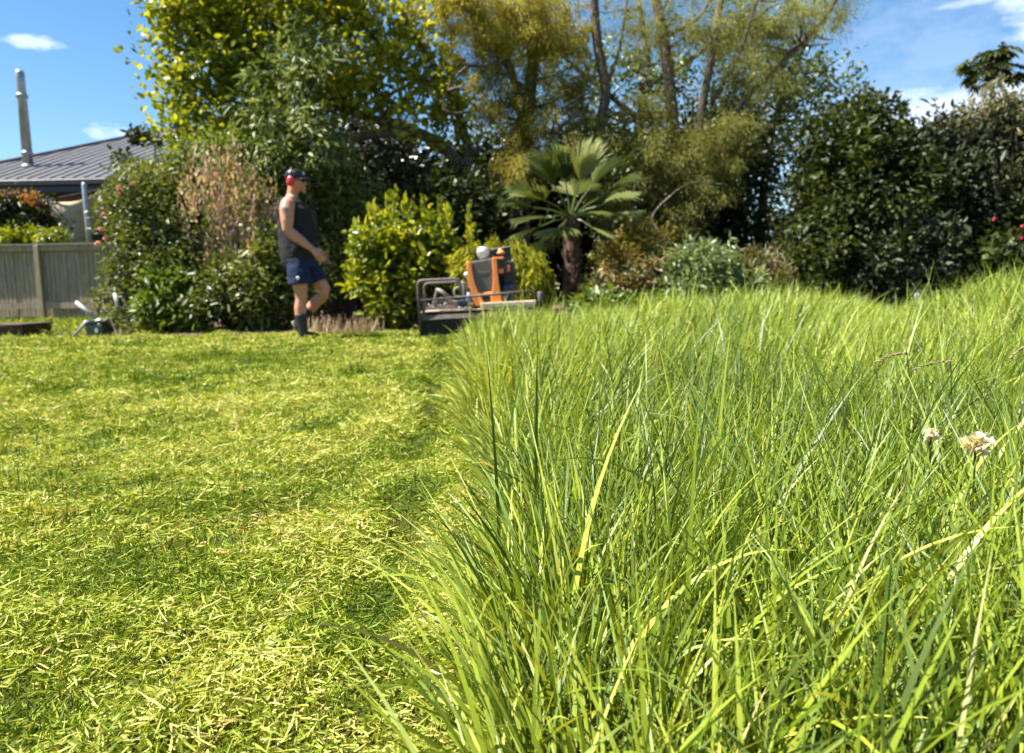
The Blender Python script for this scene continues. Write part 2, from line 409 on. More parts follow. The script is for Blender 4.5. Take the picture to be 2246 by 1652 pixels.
mb = MB(); mb.box((-11, 30.0, 1.95), (11.2, 14.6, 3.9)); mb.build('wall', brick, house, world_coords=True)
mb = MB()
zr = lambda y: GZh + SL * (y - Y0)
A = (-17.2, Y0, zr(Y0)); B = (-4, Y0, zr(Y0)); C = (-4, 32, zr(32)); Dd = (-13.7, 32, zr(32)); E = (-17.2, 42, zr(Y0)); Fp = (-4, 42, zr(Y0))
th = Vector((0, 0, -.06))
vs = [Vector(q) for q in (A, B, C, Dd, E, Fp)]
mb.add(vs + [v + th for v in vs], [(0, 1, 2, 3), (0, 3, 4), (3, 2, 5, 4), (9, 8, 7, 6), (10, 9, 6), (10, 11, 8, 9), (0, 6, 7, 1), (4, 10, 6, 0), (1, 7, 8, 2), (2, 8, 11, 5), (5, 11, 10, 4)])
x = -16.9
while x < -4:
    # ribs run up the slope and stop at the hip
    ymax = min(32, Y0 + (x + 17.2) / 3.5 * 10); 
    if ymax > Y0 + .2:
        mb.tube([(x, Y0, zr(Y0) + .02), (x, ymax, zr(ymax) + .02)], .022, 4)
    x += .33
roof = mb.build('roof', roofm, house, world_coords=True)
mb = MB(); mb.tube([(Vector(A) + Vector((0, 0, .04))), (Vector(Dd) + Vector((0, 0, .04))), (Vector(C) + Vector((0, 0, .04)))], .06, 6); mb.build('ridge_capping', roofm, roof, world_coords=True)
mb = MB(); mb.box((-10.6, Y0 - .07, zr(Y0) - .13), (13.2, .14, .17), bev=.02); mb.build('gutter', dark, house, world_coords=True)
mb = MB(); mb.box((-10.6, Y0 + .35, zr(Y0) - .33), (13.2, .9, .16)); mb.build('fascia', dark, house, world_coords=True)
fb = P(62, 362, 23.9); ft = P(60, 362, 23.9) + Vector((0, 0, 2.75))
mb = MB(); q = Vector((fb.x, 23.9, zr(23.9) - .05)); H = P(40, 155, 23.9).z - q.z
mb.loft([(q.x, q.y, q.z, .15, .15), (q.x, q.y, q.z + H - .25, .13, .13), (q.x, q.y, q.z + H - .06, .13, .13), (q.x, q.y, q.z + H, .10, .10)], 20)
fl = mb.build('flue', galv, roof, smooth=True, world_coords=True)
for zz, r in ((.0, .21), (.42, .17), (H * .73, .175)):
    mb = MB(); mb.loft([(q.x, q.y, q.z + zz - .04, r - .03, r - .03), (q.x, q.y, q.z + zz, r, r), (q.x, q.y, q.z + zz + .06, r, r), (q.x, q.y, q.z + zz + .1, r - .04, r - .04)], 20)
    mb.build('flue_collar', galv, roof, smooth=True, world_coords=True)

wood = mat('weathered_timber', (.42, .335, .235), .9, nscale=5, col2=(.22, .17, .115), bump=.5, stretch=(6, 6, .5), bscale=30)
FY = 18.0; fx0, fx1 = -15.0, -7.6; FH = 1.80
fence = thing('paling_fence', 'weathered grey timber paling fence with rails along the left boundary', 'fence', (-11, FY, 0))
mb = MB(); x = fx0; rng = np.random.default_rng(3)
while x < fx1:
    w = .1; h = FH - .03 + rng.normal() * .006
    mb.box((x + w / 2, FY + .03 + (.008 if rng.random() < .5 else 0), h / 2 + .02), (w * .93, .018, h)); x += w + .006
mb.build('palings', wood, fence, world_coords=True)
px_posts = [P(86, 600, FY - .05).x + k * 2.45 for k in (-2, -1, 0)] 
for xx in px_posts + [P(86, 600, FY - .05).x + 2.3]:
    mb = MB(); mb.box((xx, FY - .06, .9), (.115, .1, 1.83), bev=.008); mb.build('post', wood, fence, world_coords=True)
for z, h in ((FH - .06, .13), (.37, .15)):
    mb = MB(); mb.box(((fx0 + fx1) / 2, FY - .01 - .02, z), (fx1 - fx0, .045, h)); mb.build('rail', wood, fence, world_coords=True)
mb = MB(); mb.box(((fx0 + fx1) / 2, FY - .01, FH + .03), (fx1 - fx0, .16, .035)); mb.build('capping', wood, fence, world_coords=True)

# shade sail and its pole
sailm = mat('sail_cloth', (.50, .37, .23), .9, nscale=3, noise=.15)
a = P(95, 440, 19.6); b_ = P(238, 412, 20.6); c = P(150, 532, 19.4); d_ = P(205, 520, 21)
root = thing('shade_sail', 'drooping khaki shade sail strung between the fence and the brick house', 'shade sail', tuple(a))
n = 10; Vv = []; Ff = []
for i in range(n + 1):
    for j in range(n + 1):
        u, v = i / n, j / n; p = (a * (1 - u) + b_ * u) * (1 - v) + (c * (1 - u) + d_ * u) * v
        p = p + Vector((0, 0, -.18)) * math.sin(math.pi * u) * (1 - v) + Vector((0, -.25, 0)) * math.sin(math.pi * v) * math.sin(math.pi * u * 1.5); Vv.append(p)
for i in range(n):
    for j in range(n): k = i * (n + 1) + j; Ff.append((k, k + 1, k + n + 2, k + n + 1))
mb = MB(); mb.add(Vv, Ff); so_ = mb.build('sail', sailm, root, smooth=True, world_coords=True); sm = so_.modifiers.new('t', 'SOLIDIFY'); sm.thickness = .012
mb = MB(); mb.tube([a, b_], .012, 6); mb.build('edge_cord', dark, root, world_coords=True)
mb = MB(); pa = P(184, 401, 19.0); pb = Vector((pa.x + .0, 19.0, -.02)); mb.tube([pb, pa - Vector((0, 0, .03)), pa], [.06, .06, .045], 12)
tag(mb.build('sail_pole', galv, None, smooth=True), 'grey steel pole standing behind the fence beside the shade sail', 'pole')
# neighbour's green shed-like awning beneath the sail
gm = mat('dark_green_cloth', (.05, .075, .06), .8, noise=.3)
mb = MB(); e0 = P(158, 532, 20.8); mb.prism([(e0.x, 1.0), (e0.x, e0.z), (e0.x + .25, e0.z + .35), (e0.x + .8, e0.z + .7), (e0.x + 1.4, e0.z + .7), (e0.x + 1.4, 1.0)], 20.9, 22.0 - .3)
tag(mb.build('awning', gm, None), 'dark green awning half hidden under the khaki shade sail', 'awning')

# ================================================================== VEGETATION
LM = {}  # dark ends of the leaf ramps lowered; some foliage shade is in the colour
def lm(n, *a, **k): LM[n] = leafmat(n, *a, **k); return LM[n]
lm('leaf_yellow_green', [(0, (.07, .095, .010)), (.35, (.20, .235, .016)), (.75, (.36, .375, .03)), (1, (.48, .46, .06))], trans=.50)
lm('leaf_blue_green', [(0, (.06, .08, .016)), (.6, (.17, .20, .045)), (1, (.33, .35, .12))], trans=.3, rough=.48, spec=.35, tcol=(1.1, 1.15, .7))
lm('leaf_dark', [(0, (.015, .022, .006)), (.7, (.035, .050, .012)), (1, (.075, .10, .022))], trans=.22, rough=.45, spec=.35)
lm('leaf_darker', [(0, (.008, .012, .004)), (1, (.028, .038, .010))], trans=.12, rough=.35)  # near-black leaves: shade inside the dense background foliage put into the colour
lm('leaf_gold_conifer', [(0, (.15, .13, .03)), (.5, (.38, .34, .04)), (1, (.66, .57, .08))], trans=.35, rough=.6, spec=.25)
lm('leaf_olive_conifer', [(0, (.085, .085, .022)), (.6, (.20, .20, .04)), (1, (.37, .37, .07))], trans=.3, rough=.65, spec=.2)
lm('leaf_bright', [(0, (.04, .065, .008)), (.45, (.14, .18, .014)), (.8, (.30, .33, .02)), (1, (.52, .50, .04))], trans=.45, rough=.33)
lm('leaf_feather', [(0, (.16, .18, .012)), (.6, (.36, .36, .02)), (1, (.6, .56, .04))], trans=.45, rough=.6, spec=.2)
lm('leaf_mixed', [(0, (.04, .06, .012)), (.6, (.13, .155, .03)), (.9, (.25, .26, .07)), (1, (.4, .38, .17))], trans=.32, rough=.42, spec=.45)
lm('leaf_dry_pink', [(0, (.08, .11, .02)), (.3, (.18, .20, .05)), (.45, (.42, .28, .18)), (.8, (.66, .46, .34)), (1, (.80, .66, .50))], trans=.3, rough=.6, spec=.3)
lm('leaf_fresh', [(0, (.06, .10, .012)), (1, (.19, .26, .035))], trans=.4, rough=.4)
lm('leaf_grey_dark', [(0, (.018, .024, .010)), (.7, (.045, .056, .026)), (1, (.11, .12, .06))], trans=.2, rough=.5, spec=.3)
lm('leaf_right_green', [(0, (.013, .020, .006)), (.6, (.040, .055, .011)), (1, (.11, .13, .025))], trans=.3, rough=.5, spec=.3)
lm('leaf_orange', [(0, (.09, .11, .02)), (.6, (.20, .19, .03)), (.8, (.38, .22, .04)), (1, (.60, .24, .05))], trans=.4, rough=.5)
lm('leaf_bronze', [(0, (.06, .08, .02)), (.5, (.14, .14, .04)), (1, (.30, .15, .07))], trans=.3, rough=.5)
lm('leaf_pale', [(0, (.07, .11, .03)), (.6, (.17, .23, .08)), (1, (.40, .44, .24))], trans=.3, rough=.35)
lm('leaf_palm', [(0, (.10, .135, .025)), (.6, (.18, .215, .055)), (1, (.34, .37, .15))], trans=.3, rough=.3, spec=.6)
lm('leaf_airy', [(0, (.06, .085, .025)), (.6, (.13, .165, .05)), (1, (.27, .30, .12))], trans=.4, rough=.35, tcol=(1.1, 1.15, .7))

# --- dark evergreens closing the background
def evergreen(label, base, blobs, seed, n=260, per=60, L=.15, W=.09, m='leaf_darker', tr=.1, trunk_top=None, cr=.42, shell=.5, name='evergreen_tree', twigs=14, cat='tree'):
    bp = P(base[0], 700, base[1]); tt_ = trunk_top or (blobs[0][0], blobs[0][1], blobs[0][2])
    top = P(*tt_); foot = Vector((bp.x, base[1], -.05))
    pts = [foot.lerp(top, k / 6) + Vector((.12 * math.sin(k * 1.7 + seed), .1 * math.cos(k * 2.1 + seed), 0)) * (k > 0) for k in range(7)]
    plant(name, label, cat, [crown(blobs, n, per, cr, L, W, seed, shell=shell)], LM[m], base, [(pts, [tr * (1 - .11 * k) for k in range(7)])], bark, twigs=twigs, blobs=blobs, seed=seed, tr=tr * .4)
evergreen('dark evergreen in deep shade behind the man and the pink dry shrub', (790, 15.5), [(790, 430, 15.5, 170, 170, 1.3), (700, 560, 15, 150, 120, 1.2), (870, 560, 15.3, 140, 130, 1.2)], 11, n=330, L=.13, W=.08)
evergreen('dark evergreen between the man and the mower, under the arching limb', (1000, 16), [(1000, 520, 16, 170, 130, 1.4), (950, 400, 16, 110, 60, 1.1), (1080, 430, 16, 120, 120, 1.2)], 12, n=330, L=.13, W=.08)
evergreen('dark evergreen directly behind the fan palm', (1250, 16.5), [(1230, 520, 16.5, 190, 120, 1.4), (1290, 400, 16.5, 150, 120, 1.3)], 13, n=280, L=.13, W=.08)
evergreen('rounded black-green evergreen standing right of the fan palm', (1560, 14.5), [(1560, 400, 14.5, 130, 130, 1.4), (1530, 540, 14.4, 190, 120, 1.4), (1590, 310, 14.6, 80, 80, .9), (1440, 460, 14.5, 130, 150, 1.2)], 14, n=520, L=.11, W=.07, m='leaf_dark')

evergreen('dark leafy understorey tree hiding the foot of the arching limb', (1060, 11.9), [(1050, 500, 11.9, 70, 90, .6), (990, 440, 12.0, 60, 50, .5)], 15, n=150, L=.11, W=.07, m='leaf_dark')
# --- big yellow-green tree (left)
B1 = [(450, 60, 12.5, 130, 120, 1.2), (470, 210, 12.3, 120, 110, 1.1), (600, -40, 12.6, 220, 130, 1.5), (560, 130, 12.6, 150, 120, 1.2), (430, 300, 12, 70, 60, .7), (380, 190, 12.2, 50, 60, .6), (620, 250, 12.4, 120, 80, 1.0), (400, -20, 12.3, 80, 120, 1.0)]
B2 = [(760, 60, 12.8, 130, 120, 1.1), (800, 180, 12.6, 140, 90, 1.0), (900, 110, 12.9, 90, 110, 1.0), (720, 210, 12.3, 100, 70, .8), (900, 250, 12.5, 110, 60, .8), (980, 190, 12.9, 70, 120, .8), (800, -60, 12.8, 200, 90, 1.2)]
t1 = poly([(1085, 720, 12.9), (1070, 560, 12.9), (1040, 420, 12.9), (980, 330, 12.8), (900, 285, 12.7), (800, 255, 12.6), (680, 200, 12.5), (560, 120, 12.4), (480, 60, 12.4)], .15, .03)
t2 = poly([(1040, 430, 12.9), (1020, 300, 13), (985, 200, 13), (930, 110, 13), (880, 20, 13), (850, -80, 13)], .09, .03)
t3 = poly([(900, 285, 12.7), (790, 300, 12.5), (700, 300, 12.4), (560, 290, 12.2), (450, 250, 12.1)], .08, .02)
t4 = poly([(985, 200, 13), (900, 160, 12.9), (800, 60, 12.8), (740, -30, 12.8)], .07, .02)
p1 = crown(B1, 540, 24, .32, .105, .085, 21, shell=.55, up=.35, bias=-.12)
p2 = crown(B2, 260, 24, .30, .105, .085, 22, shell=.6, up=.35, bias=.08)  # right crown coloured lighter, standing in for sunlight the left crown blocks
plant('broadleaf_tree', 'tall yellow-green broadleaf tree with a long arching limb above the man', 'tree', [p1, p2], LM['leaf_yellow_green'], (1085, 12.9), [t1, t2, t3, t4], bark, twigs=60, blobs=B1 + B2, seed=21, tr=.03)

# --- grey-green large-leaved tree in front of it
B = [(660, 110, 11.4, 90, 60, .6), (650, 180, 11.3, 110, 60, .6), (560, 270, 11.0, 80, 50, .5), (640, 300, 11.0, 110, 50, .6), (600, 350, 10.9, 90, 40, .5), (720, 330, 11.2, 90, 60, .6), (560, 400, 10.8, 60, 40, .4)]
tA = poly([(690, 720, 11.2), (690, 520, 11.2), (670, 380, 11.2), (650, 250, 11.3), (660, 120, 11.4)], .09, .03)
tB = poly([(680, 430, 11.2), (620, 340, 11.0), (570, 280, 11)], .05, .02)
plant('broadleaf_tree', 'grey-green tree with drooping lobed leaves in front of the yellow-green tree', 'tree', [crown(B, 110, 30, .24, .15, .045, 31, mode='random', hang=.7, up=.5, shell=.6)], LM['leaf_blue_green'], (690, 11.2), [tA, tB], bark, twigs=25, blobs=B, seed=31, tr=.02)

# --- weeping gold conifer (centre)
Bc = [(1040, 60, 12.2, 90, 90, .7), (1130, 40, 12.2, 110, 110, .8), (1010, 0, 12.2, 110, 80, .8), (1200, 80, 12.3, 100, 110, .8), (1070, 210, 12.0, 45, 90, .4), (1120, 240, 12.0, 40, 90, .4), (1180, 260, 12.0, 60, 100, .5), (1130, 370, 11.6, 70, 60, .5), (1100, 440, 11.5, 30, 40, .3), (1260, 200, 12.1, 60, 90, .5), (1230, 340, 12.0, 70, 60, .5), (1080, 120, 12.2, 80, 70, .6)]
c1 = poly([(1150, 720, 12.4), (1145, 500, 12.4), (1150, 330, 12.4), (1165, 180, 12.4), (1180, 20, 12.4), (1190, -120, 12.4)], .15, .07)
c2 = poly([(1150, 300, 12.4), (1120, 150, 12.3), (1060, 60, 12.2), (1010, -20, 12.2)], .08, .02)
c3 = poly([(1160, 200, 12.3), (1100, 160, 12.1), (1030, 145, 11.9), (985, 190, 11.8), (970, 240, 11.8)], .035, .008)
c4 = poly([(1080, 250, 12.2), (1150, 270, 12), (1210, 300, 11.9), (1240, 340, 11.9)], .03, .012)
plant('weeping_conifer', 'gold-tipped weeping conifer with bare grey twigs left of the twin slender trunks', 'conifer', [crown(Bc[:4] + Bc[11:], 310, 130, .18, .060, .009, 41, mode='arch', hang=.5, shell=.6, droop=.3, bias=.05), crown(Bc[4:11], 210, 110, .15, .055, .008, 141, mode='arch', hang=.6, shell=.6, droop=.3, bias=-.22)], LM['leaf_gold_conifer'], (1150, 12.4), [c1, c2, c3, c4], bark, twigs=40, blobs=Bc, seed=41, tr=.03)

# --- slender trunks with olive weeping foliage
Bo = [(1340, 420, 12.0, 80, 60, .6), (1300, 330, 12.1, 90, 60, .6), (1460, 350, 12.0, 100, 70, .7), (1560, 330, 12.0, 90, 70, .7), (1500, 430, 11.9, 80, 80, .6), (1620, 290, 12.1, 70, 50, .5), (1420, 250, 12.3, 60, 60, .5), (1600, 400, 11.9, 50, 50, .4), (1470, 520, 11.8, 50, 50, .4)]
s1 = poly([(1340, 720, 12.5), (1330, 450, 12.5), (1315, 300, 12.5), (1328, 200, 12.5), (1310, 90, 12.5), (1298, -60, 12.5)], .10, .075)
s2 = poly([(1480, 720, 12.6), (1480, 480, 12.6), (1480, 320, 12.6), (1470, 200, 12.6), (1455, 80, 12.6), (1425, -60, 12.6)], .115, .085)
s3 = poly([(1540, 720, 12.3), (1520, 500, 12.3), (1530, 300, 12.3), (1560, 130, 12.3), (1590, -60, 12.3)], .095, .05)
s4 = poly([(1500, 470, 12.2), (1510, 380, 12.2), (1560, 330, 12.2), (1640, 210, 12.3), (1720, 130, 12.4), (1800, 50, 12.5), (1850, -30, 12.5)], .065, .035)
s5 = poly([(1328, 200, 12.5), (1360, 100, 12.5), (1380, -40, 12.5)], .03, .018)
s6 = poly([(1560, 230, 12.3), (1620, 120, 12.3), (1660, 0, 12.3), (1680, -60, 12.3)], .038, .02)
s7 = poly([(1455, 80, 12.6), (1530, 40, 12.6), (1580, -40, 12.6)], .04, .02)
plant('weeping_conifer', 'olive weeping conifer with slender bare trunks and a long branch reaching up right', 'conifer', [crown(Bo, 290, 120, .19, .060, .009, 51, mode='arch', hang=.6, shell=.6, droop=.3), crown([(1560, 60, 12.4, 200, 90, 1.2), (1700, 60, 12.4, 160, 70, 1.0), (1620, 180, 12.3, 90, 80, .8), (1780, 20, 12.5, 120, 40, .6), (1860, 5, 12.5, 60, 25, .4), (1690, 170, 12.4, 70, 60, .6), (1400, 60, 12.5, 90, 90, .8)], 430, 80, .18, .055, .0075, 52, mode='arch', hang=.8, shell=.75, bias=.12)], LM['leaf_olive_conifer'], (1480, 12.6), [s1, s2, s3, s4, s5, s6, s7], bark, twigs=60, blobs=Bo + [(1560, 60, 12.4, 200, 90, 1.2), (1700, 60, 12.4, 160, 70, 1.0)], seed=51, tr=.022)
# pale branch stubs
mb = MB()
k_ = [(1430, 480, 11.6), (1470, 430, 11.5), (1520, 400, 11.5), (1590, 405, 11.5), (1590, 430, 11.5)]
q, rr = poly([(1455, 720, 11.5), (1458, 540, 11.5)] + k_[0:1] + k_[1:4], .018, .005); mb.tube(q, rr, 6)
tag(mb.build('dead_branch', barkl, None, smooth=True), 'pale bare dead branch arching low in front of the black-green evergreen', 'branch')

# --- airy tree behind centre and right
Ba = [(1700, 200, 15, 160, 110, 1.2), (1780, 160, 15, 110, 90, 1.0), (1660, 330, 15, 120, 110, 1.0), (1820, 230, 15, 90, 60, .8), (1715, 400, 15, 60, 50, .5), (1640, 80, 15, 150, 110, 1.2)]
a1 = poly([(1660, 720, 15), (1670, 500, 15), (1690, 300, 15), (1740, 150, 15), (1790, 60, 15)], .12, .03)
plant('airy_tree', 'airy small-leaved tree with sky showing through left of the tall dark shrub', 'tree', [crown(Ba, 260, 22, .30, .09, .065, 61, shell=.6, up=.3)], LM['leaf_airy'], (1660, 15), [a1], bark, twigs=50, blobs=Ba, seed=61, tr=.02)
Bd = [(1380, 150, 16, 170, 130, 1.3), (1330, 280, 16, 150, 100, 1.2), (1480, 180, 16, 130, 150, 1.2), (1230, 150, 16, 110, 150, 1.1), (1540, 260, 16, 110, 110, 1.0), (1080, 300, 16, 130, 120, 1.1)]
a1 = poly([(1400, 720, 16), (1390, 500, 16), (1400, 300, 16), (1420, 150, 16), (1400, 0, 16)], .16, .05)
a2 = poly([(1400, 200, 16), (1500, 140, 16), (1600, 70, 16), (1680, 40, 16)], .07, .03)
a3 = poly([(1400, 260, 16), (1300, 180, 16), (1220, 110, 16)], .07, .03)
plant('airy_tree', 'open-crowned dark green tree seen between the slender bare trunks', 'tree', [crown(Bd, 230, 24, .34, .095, .065, 62, shell=.6, up=.3, bias=-.1)], LM['leaf_airy'], (1400, 16), [a1, a2, a3], bark, twigs=60, blobs=Bd, seed=62, tr=.025)

# --- tall dark mixed shrubs on the right
Br = [(1850, 330, 11.5, 110, 90, 1.0), (1900, 270, 11.5, 60, 60, .6), (1805, 490, 11.2, 95, 105, .9), (1900, 430, 11.2, 130, 120, 1.1), (1760, 600, 10.9, 80, 90, .8), (1850, 560, 10.9, 110, 80, .9)]
plant('evergreen_shrub', 'tall dark green shrub with a pointed top right of the gap of sky', 'shrub', [crown(Br, 560, 36, .24, .10, .055, 71, shell=.5)], LM['leaf_right_green'], (1830, 11.2), None, bark, twigs=24, blobs=Br, seed=71, tr=.05, crown_name='foliage', trunk_name='stem')
Br = [(2080, 340, 11.6, 110, 90, .9), (2180, 320, 11.4, 110, 80, .9), (2250, 420, 11.2, 120, 120, 1.0), (2100, 450, 11.2, 120, 110, 1.0), (2000, 380, 11.5, 70, 100, .8)]
plant('evergreen_shrub', 'large grey-brown leaved shrub at the right edge below the tuft of lobed leaves', 'shrub', [crown(Br, 520, 34, .24, .11, .055, 72, shell=.5)], LM['leaf_grey_dark'], (2130, 11.3), None, bark, twigs=24, blobs=Br, seed=72, tr=.05, crown_name='foliage', trunk_name='stem')
Br = [(2000, 560, 10.6, 110, 80, .7), (1920, 600, 10.5, 80, 70, .6), (2020, 640, 10.4, 110, 50, .6)]
plant('evergreen_shrub', 'low dark purplish shrub in the shade behind the long grass', 'shrub', [crown(Br, 260, 34, .2, .09, .045, 73, shell=.5)], LM['leaf_grey_dark'], (1980, 10.5), None, bark, twigs=12, blobs=Br, seed=73, tr=.03, crown_name='foliage', trunk_name='stem')
Br = [(2180, 580, 10.5, 130, 70, .8), (2260, 520, 10.6, 80, 90, .8), (2140, 640, 10.3, 130, 50, .6), (2240, 640, 10.3, 80, 50, .6)]
plant('hibiscus_shrub', 'deep green shrub with a few small red flowers at the right edge', 'shrub', [crown(Br, 330, 34, .2, .095, .06, 74, shell=.5)], LM['leaf_right_green'], (2190, 10.5), None, bark, twigs=14, blobs=Br, seed=74, tr=.03, crown_name='foliage', trunk_name='stem')
hib = [o for o in COL.objects if o.name == 'hibiscus_shrub'][0]
red = leafmat('petal_red', [(0, (.65, .06, .09)), (1, (.8, .16, .2))], trans=.3)
pink = leafmat('petal_pink', [(0, (.7, .28, .30)), (1, (.8, .45, .42))], trans=.3)
def flower(p, r, m, parent, seed):
    rng = np.random.default_rng(seed); n = 9
    d = unit(rng.normal(size=(n, 3)) + np.array([0, -1.2, .4])); V, F = leaves(np.repeat([list(p)], n, 0), d, np.full(n, r), np.full(n, r * .9), rng, .3, .2, .2)
    link('flower', npmesh('flower', V, F, np.repeat(rng.random(n), 2)), m, parent)
for i, (fx, fy) in enumerate(((2179, 480), (2243, 497), (2240, 522))): flower(P(fx, fy, 9.75), .032, red, hib, 80 + i)
# olive-tipped narrow shrub at the far right top
Br = [(2190, 240, 11.0, 60, 60, .4), (2230, 300, 11.0, 50, 90, .4), (2150, 260, 11.1, 50, 40, .3), (2230, 420, 10.8, 40, 70, .4)]
plant('olive_shrub', 'silvery olive shrub with loose upright twigs against the sky at the far right', 'shrub', [crown(Br, 150, 26, .22, .09, .028, 75, mode='random', shell=.7)], leafmat('leaf_silver_olive', [(0, (.10, .10, .05)), (1, (.30, .28, .17))], trans=.3), (2230, 11.0), None, bark, twigs=26, blobs=Br, seed=75, tr=.03, crown_name='foliage', trunk_name='stem')

# tree with one tuft of big lobed leaves
root = thing('papaya_tree', 'tuft of large dark lobed leaves on a thin stem above the right-hand shrubs', 'tree', tuple(P(2190, 690, 11.4)))
mb = MB(); q, rr = poly([(2190, 690, 11.4), (2195, 400, 11.4), (2180, 250, 11.4), (2175, 165, 11.4)], .05, .03); mb.tube(q, rr, 8); mb.build('trunk', bark, root, smooth=True, world_coords=True)
rng = np.random.default_rng(5); parts = []; mbp = MB(); cen = P(2175, 150, 11.4)
for k in range(44):
    az = 2 * math.pi * k / 44 * 7 + rng.random() * .4; el = rng.uniform(-.75, 1.3); L = rng.uniform(.22, .46)
    tip = cen + Vector((math.cos(az) * math.cos(el), math.sin(az) * math.cos(el), math.sin(el) * .8)) * L
    mbp.tube([cen, (cen + tip) / 2 + Vector((0, 0, .04)), tip], .006, 4)
    out = (tip - cen).normalized(); n = 9
    base = Vector((out.x, out.y, -.55)).normalized(); side = Vector((-out.y, out.x, 0)).normalized()
    ds = np.array([list((base * math.cos(a_) + side * math.sin(a_)).normalized()) for a_ in np.linspace(-1.9, 1.9, n)])
    V, F = leaves(np.repeat([list(tip)], n, 0), ds, (.20 - .05 * np.abs(np.linspace(-1, 1, n))), np.full(n, .06), rng, .1, .2, .9)
    parts.append((V, F, np.full(len(F), rng.random())))
V, F, r = join(parts); link('crown', npmesh('crown', V, F, r), LM['leaf_right_green'], root); mbp.build('leaf_stalks', bark, root, world_coords=True)

# --- left mixed shrubs
Bl = [(350, 435, 10.8, 90, 75, .8), (330, 480, 10.6, 85, 110, .8), (380, 520, 10.5, 90, 110, .8), (305, 600, 10.4, 62, 80, .5), (405, 385, 11, 55, 40, .5), (400, 620, 10.2, 100, 80, .6), (560, 620, 10.3, 90, 90, .6)]
hb = plant('flowering_shrub', 'big glossy shrub with small pink flowers beside the end of the fence', 'shrub', [crown(Bl, 700, 34, .22, .075, .038, 81, shell=.5, up=.4)], LM['leaf_mixed'], (320, 10.4), None, bark, twigs=30, blobs=Bl, seed=81, tr=.04, crown_name='foliage', trunk_name='stem')
for i, (fx, fy) in enumerate(((261, 413), (262, 428), (228, 472), (232, 522), (222, 505), (292, 405), (215, 535))): flower(P(fx, fy, 9.85), .05, pink, hb, 180 + i)
Bl = [(470, 400, 10.2, 70, 60, .45), (470, 460, 10.1, 65, 70, .45), (540, 430, 10.2, 70, 80, .45), (575, 530, 10.1, 50, 90, .45), (500, 550, 10.1, 50, 80, .45)]
plant('dry_shrub', 'tall shrub of pinkish brown dry stalks left of the man', 'shrub', [crown(Bl, 150, 26, .2, .060, .030, 82, mode='vert', shell=.6, up=.2), ], LM['leaf_dry_pink'], (520, 10.5), None, barkl, twigs=90, blobs=Bl, seed=82, tr=.012, crown_name='foliage', trunk_name='stalks')
Bl = [(430, 370, 11.2, 90, 40, .5), (520, 340, 11.2, 90, 50, .5), (640, 420, 11.2, 50, 90, .5), (460, 340, 11.2, 60, 40, .4)]
plant('leafy_shrub', 'fresh green shrub showing above the pinkish dry stalks', 'shrub', [crown(Bl, 170, 30, .24, .10, .035, 83, shell=.6)], LM['leaf_fresh'], (560, 11.2), None, bark, twigs=20, blobs=Bl, seed=83, tr=.025, crown_name='foliage', trunk_name='stem')
Bl = [(590, 560, 10.0, 50, 60, .4), (560, 640, 9.8, 70, 70, .5), (480, 650, 9.8, 80, 60, .5), (620, 650, 9.9, 50, 70, .4)]
plant('leafy_shrub', 'dark glossy shrub low behind the man reaching the bed edge', 'shrub', [crown(Bl, 230, 32, .2, .08, .045, 84, shell=.5)], LM['leaf_mixed'], (560, 9.9), None, bark, twigs=12, blobs=Bl, seed=84, tr=.02, crown_name='foliage', trunk_name='stem')
Bl = [(370, 650, 9.8, 60, 60, .35), (340, 690, 9.7, 40, 40, .3), (420, 690, 9.7, 40, 30, .3)]
plant('leafy_shrub', 'low fresh green clump of soft leaves at the front of the bed', 'shrub', [crown(Bl, 110, 26, .13, .10, .05, 85, shell=.6)], LM['leaf_fresh'], (370, 9.75), None, bark, twigs=10, blobs=Bl, seed=85, tr=.012, crown_name='foliage', trunk_name='stem')
Bl = [(262, 690, 10.2, 24, 40, .2), (272, 718, 9.8, 30, 20, .2), (238, 650, 10.5, 22, 35, .2)]
plant('leafy_shrub', 'scraggly small plant with a few rusty leaves beside the grey tub', 'shrub', [crown(Bl, 50, 20, .12, .07, .03, 86, shell=.7)], LM['leaf_mixed'], (250, 9.8), None, barkl, twigs=14, blobs=Bl, seed=86, tr=.008, crown_name='foliage', trunk_name='stem')
Bl = [(720, 440, 11.6, 60, 100, .5), (760, 520, 11.4, 70, 90, .5), (800, 450, 11.5, 60, 70, .5), (700, 600, 10.8, 50, 90, .4)]
plant('leafy_shrub', 'dull sage-green shrub just in front of the man among dark shade', 'shrub', [crown(Bl, 230, 26, .22, .085, .042, 87, shell=.6)], LM['leaf_blue_green'], (750, 11.4), None, bark, twigs=20, blobs=Bl, seed=87, tr=.02, crown_name='foliage', trunk_name='stem')
# bright hydrangea-like shrub
Bl = [(850, 540, 9.9, 75, 60, .5), (915, 530, 10, 80, 55, .5), (810, 600, 9.8, 45, 60, .4), (890, 610, 9.8, 80, 70, .45), (960, 560, 10, 45, 50, .4), (850, 680, 9.7, 50, 40, .35)]
plant('hydrangea_shrub', 'rounded lime-green broad-leaved shrub between the man and the mower', 'shrub', [crown(Bl, 260, 24, .16, .10, .062, 88, shell=.5, up=.5), crown([(830, 490, 9.9, 40, 40, .3), (870, 470, 10, 30, 35, .3), (930, 470, 10, 40, 30, .3), (985, 490, 10.1, 30, 40, .3), (780, 570, 9.8, 20, 50, .3), (1035, 510, 10.1, 20, 35, .3)], 26, 16, .10, .095, .058, 288, mode='vert', shell=.7, up=.4, bias=.2)], LM['leaf_bright'], (880, 9.8), None, bark, twigs=26, blobs=Bl, seed=88, tr=.015, crown_name='foliage', trunk_name='stem')
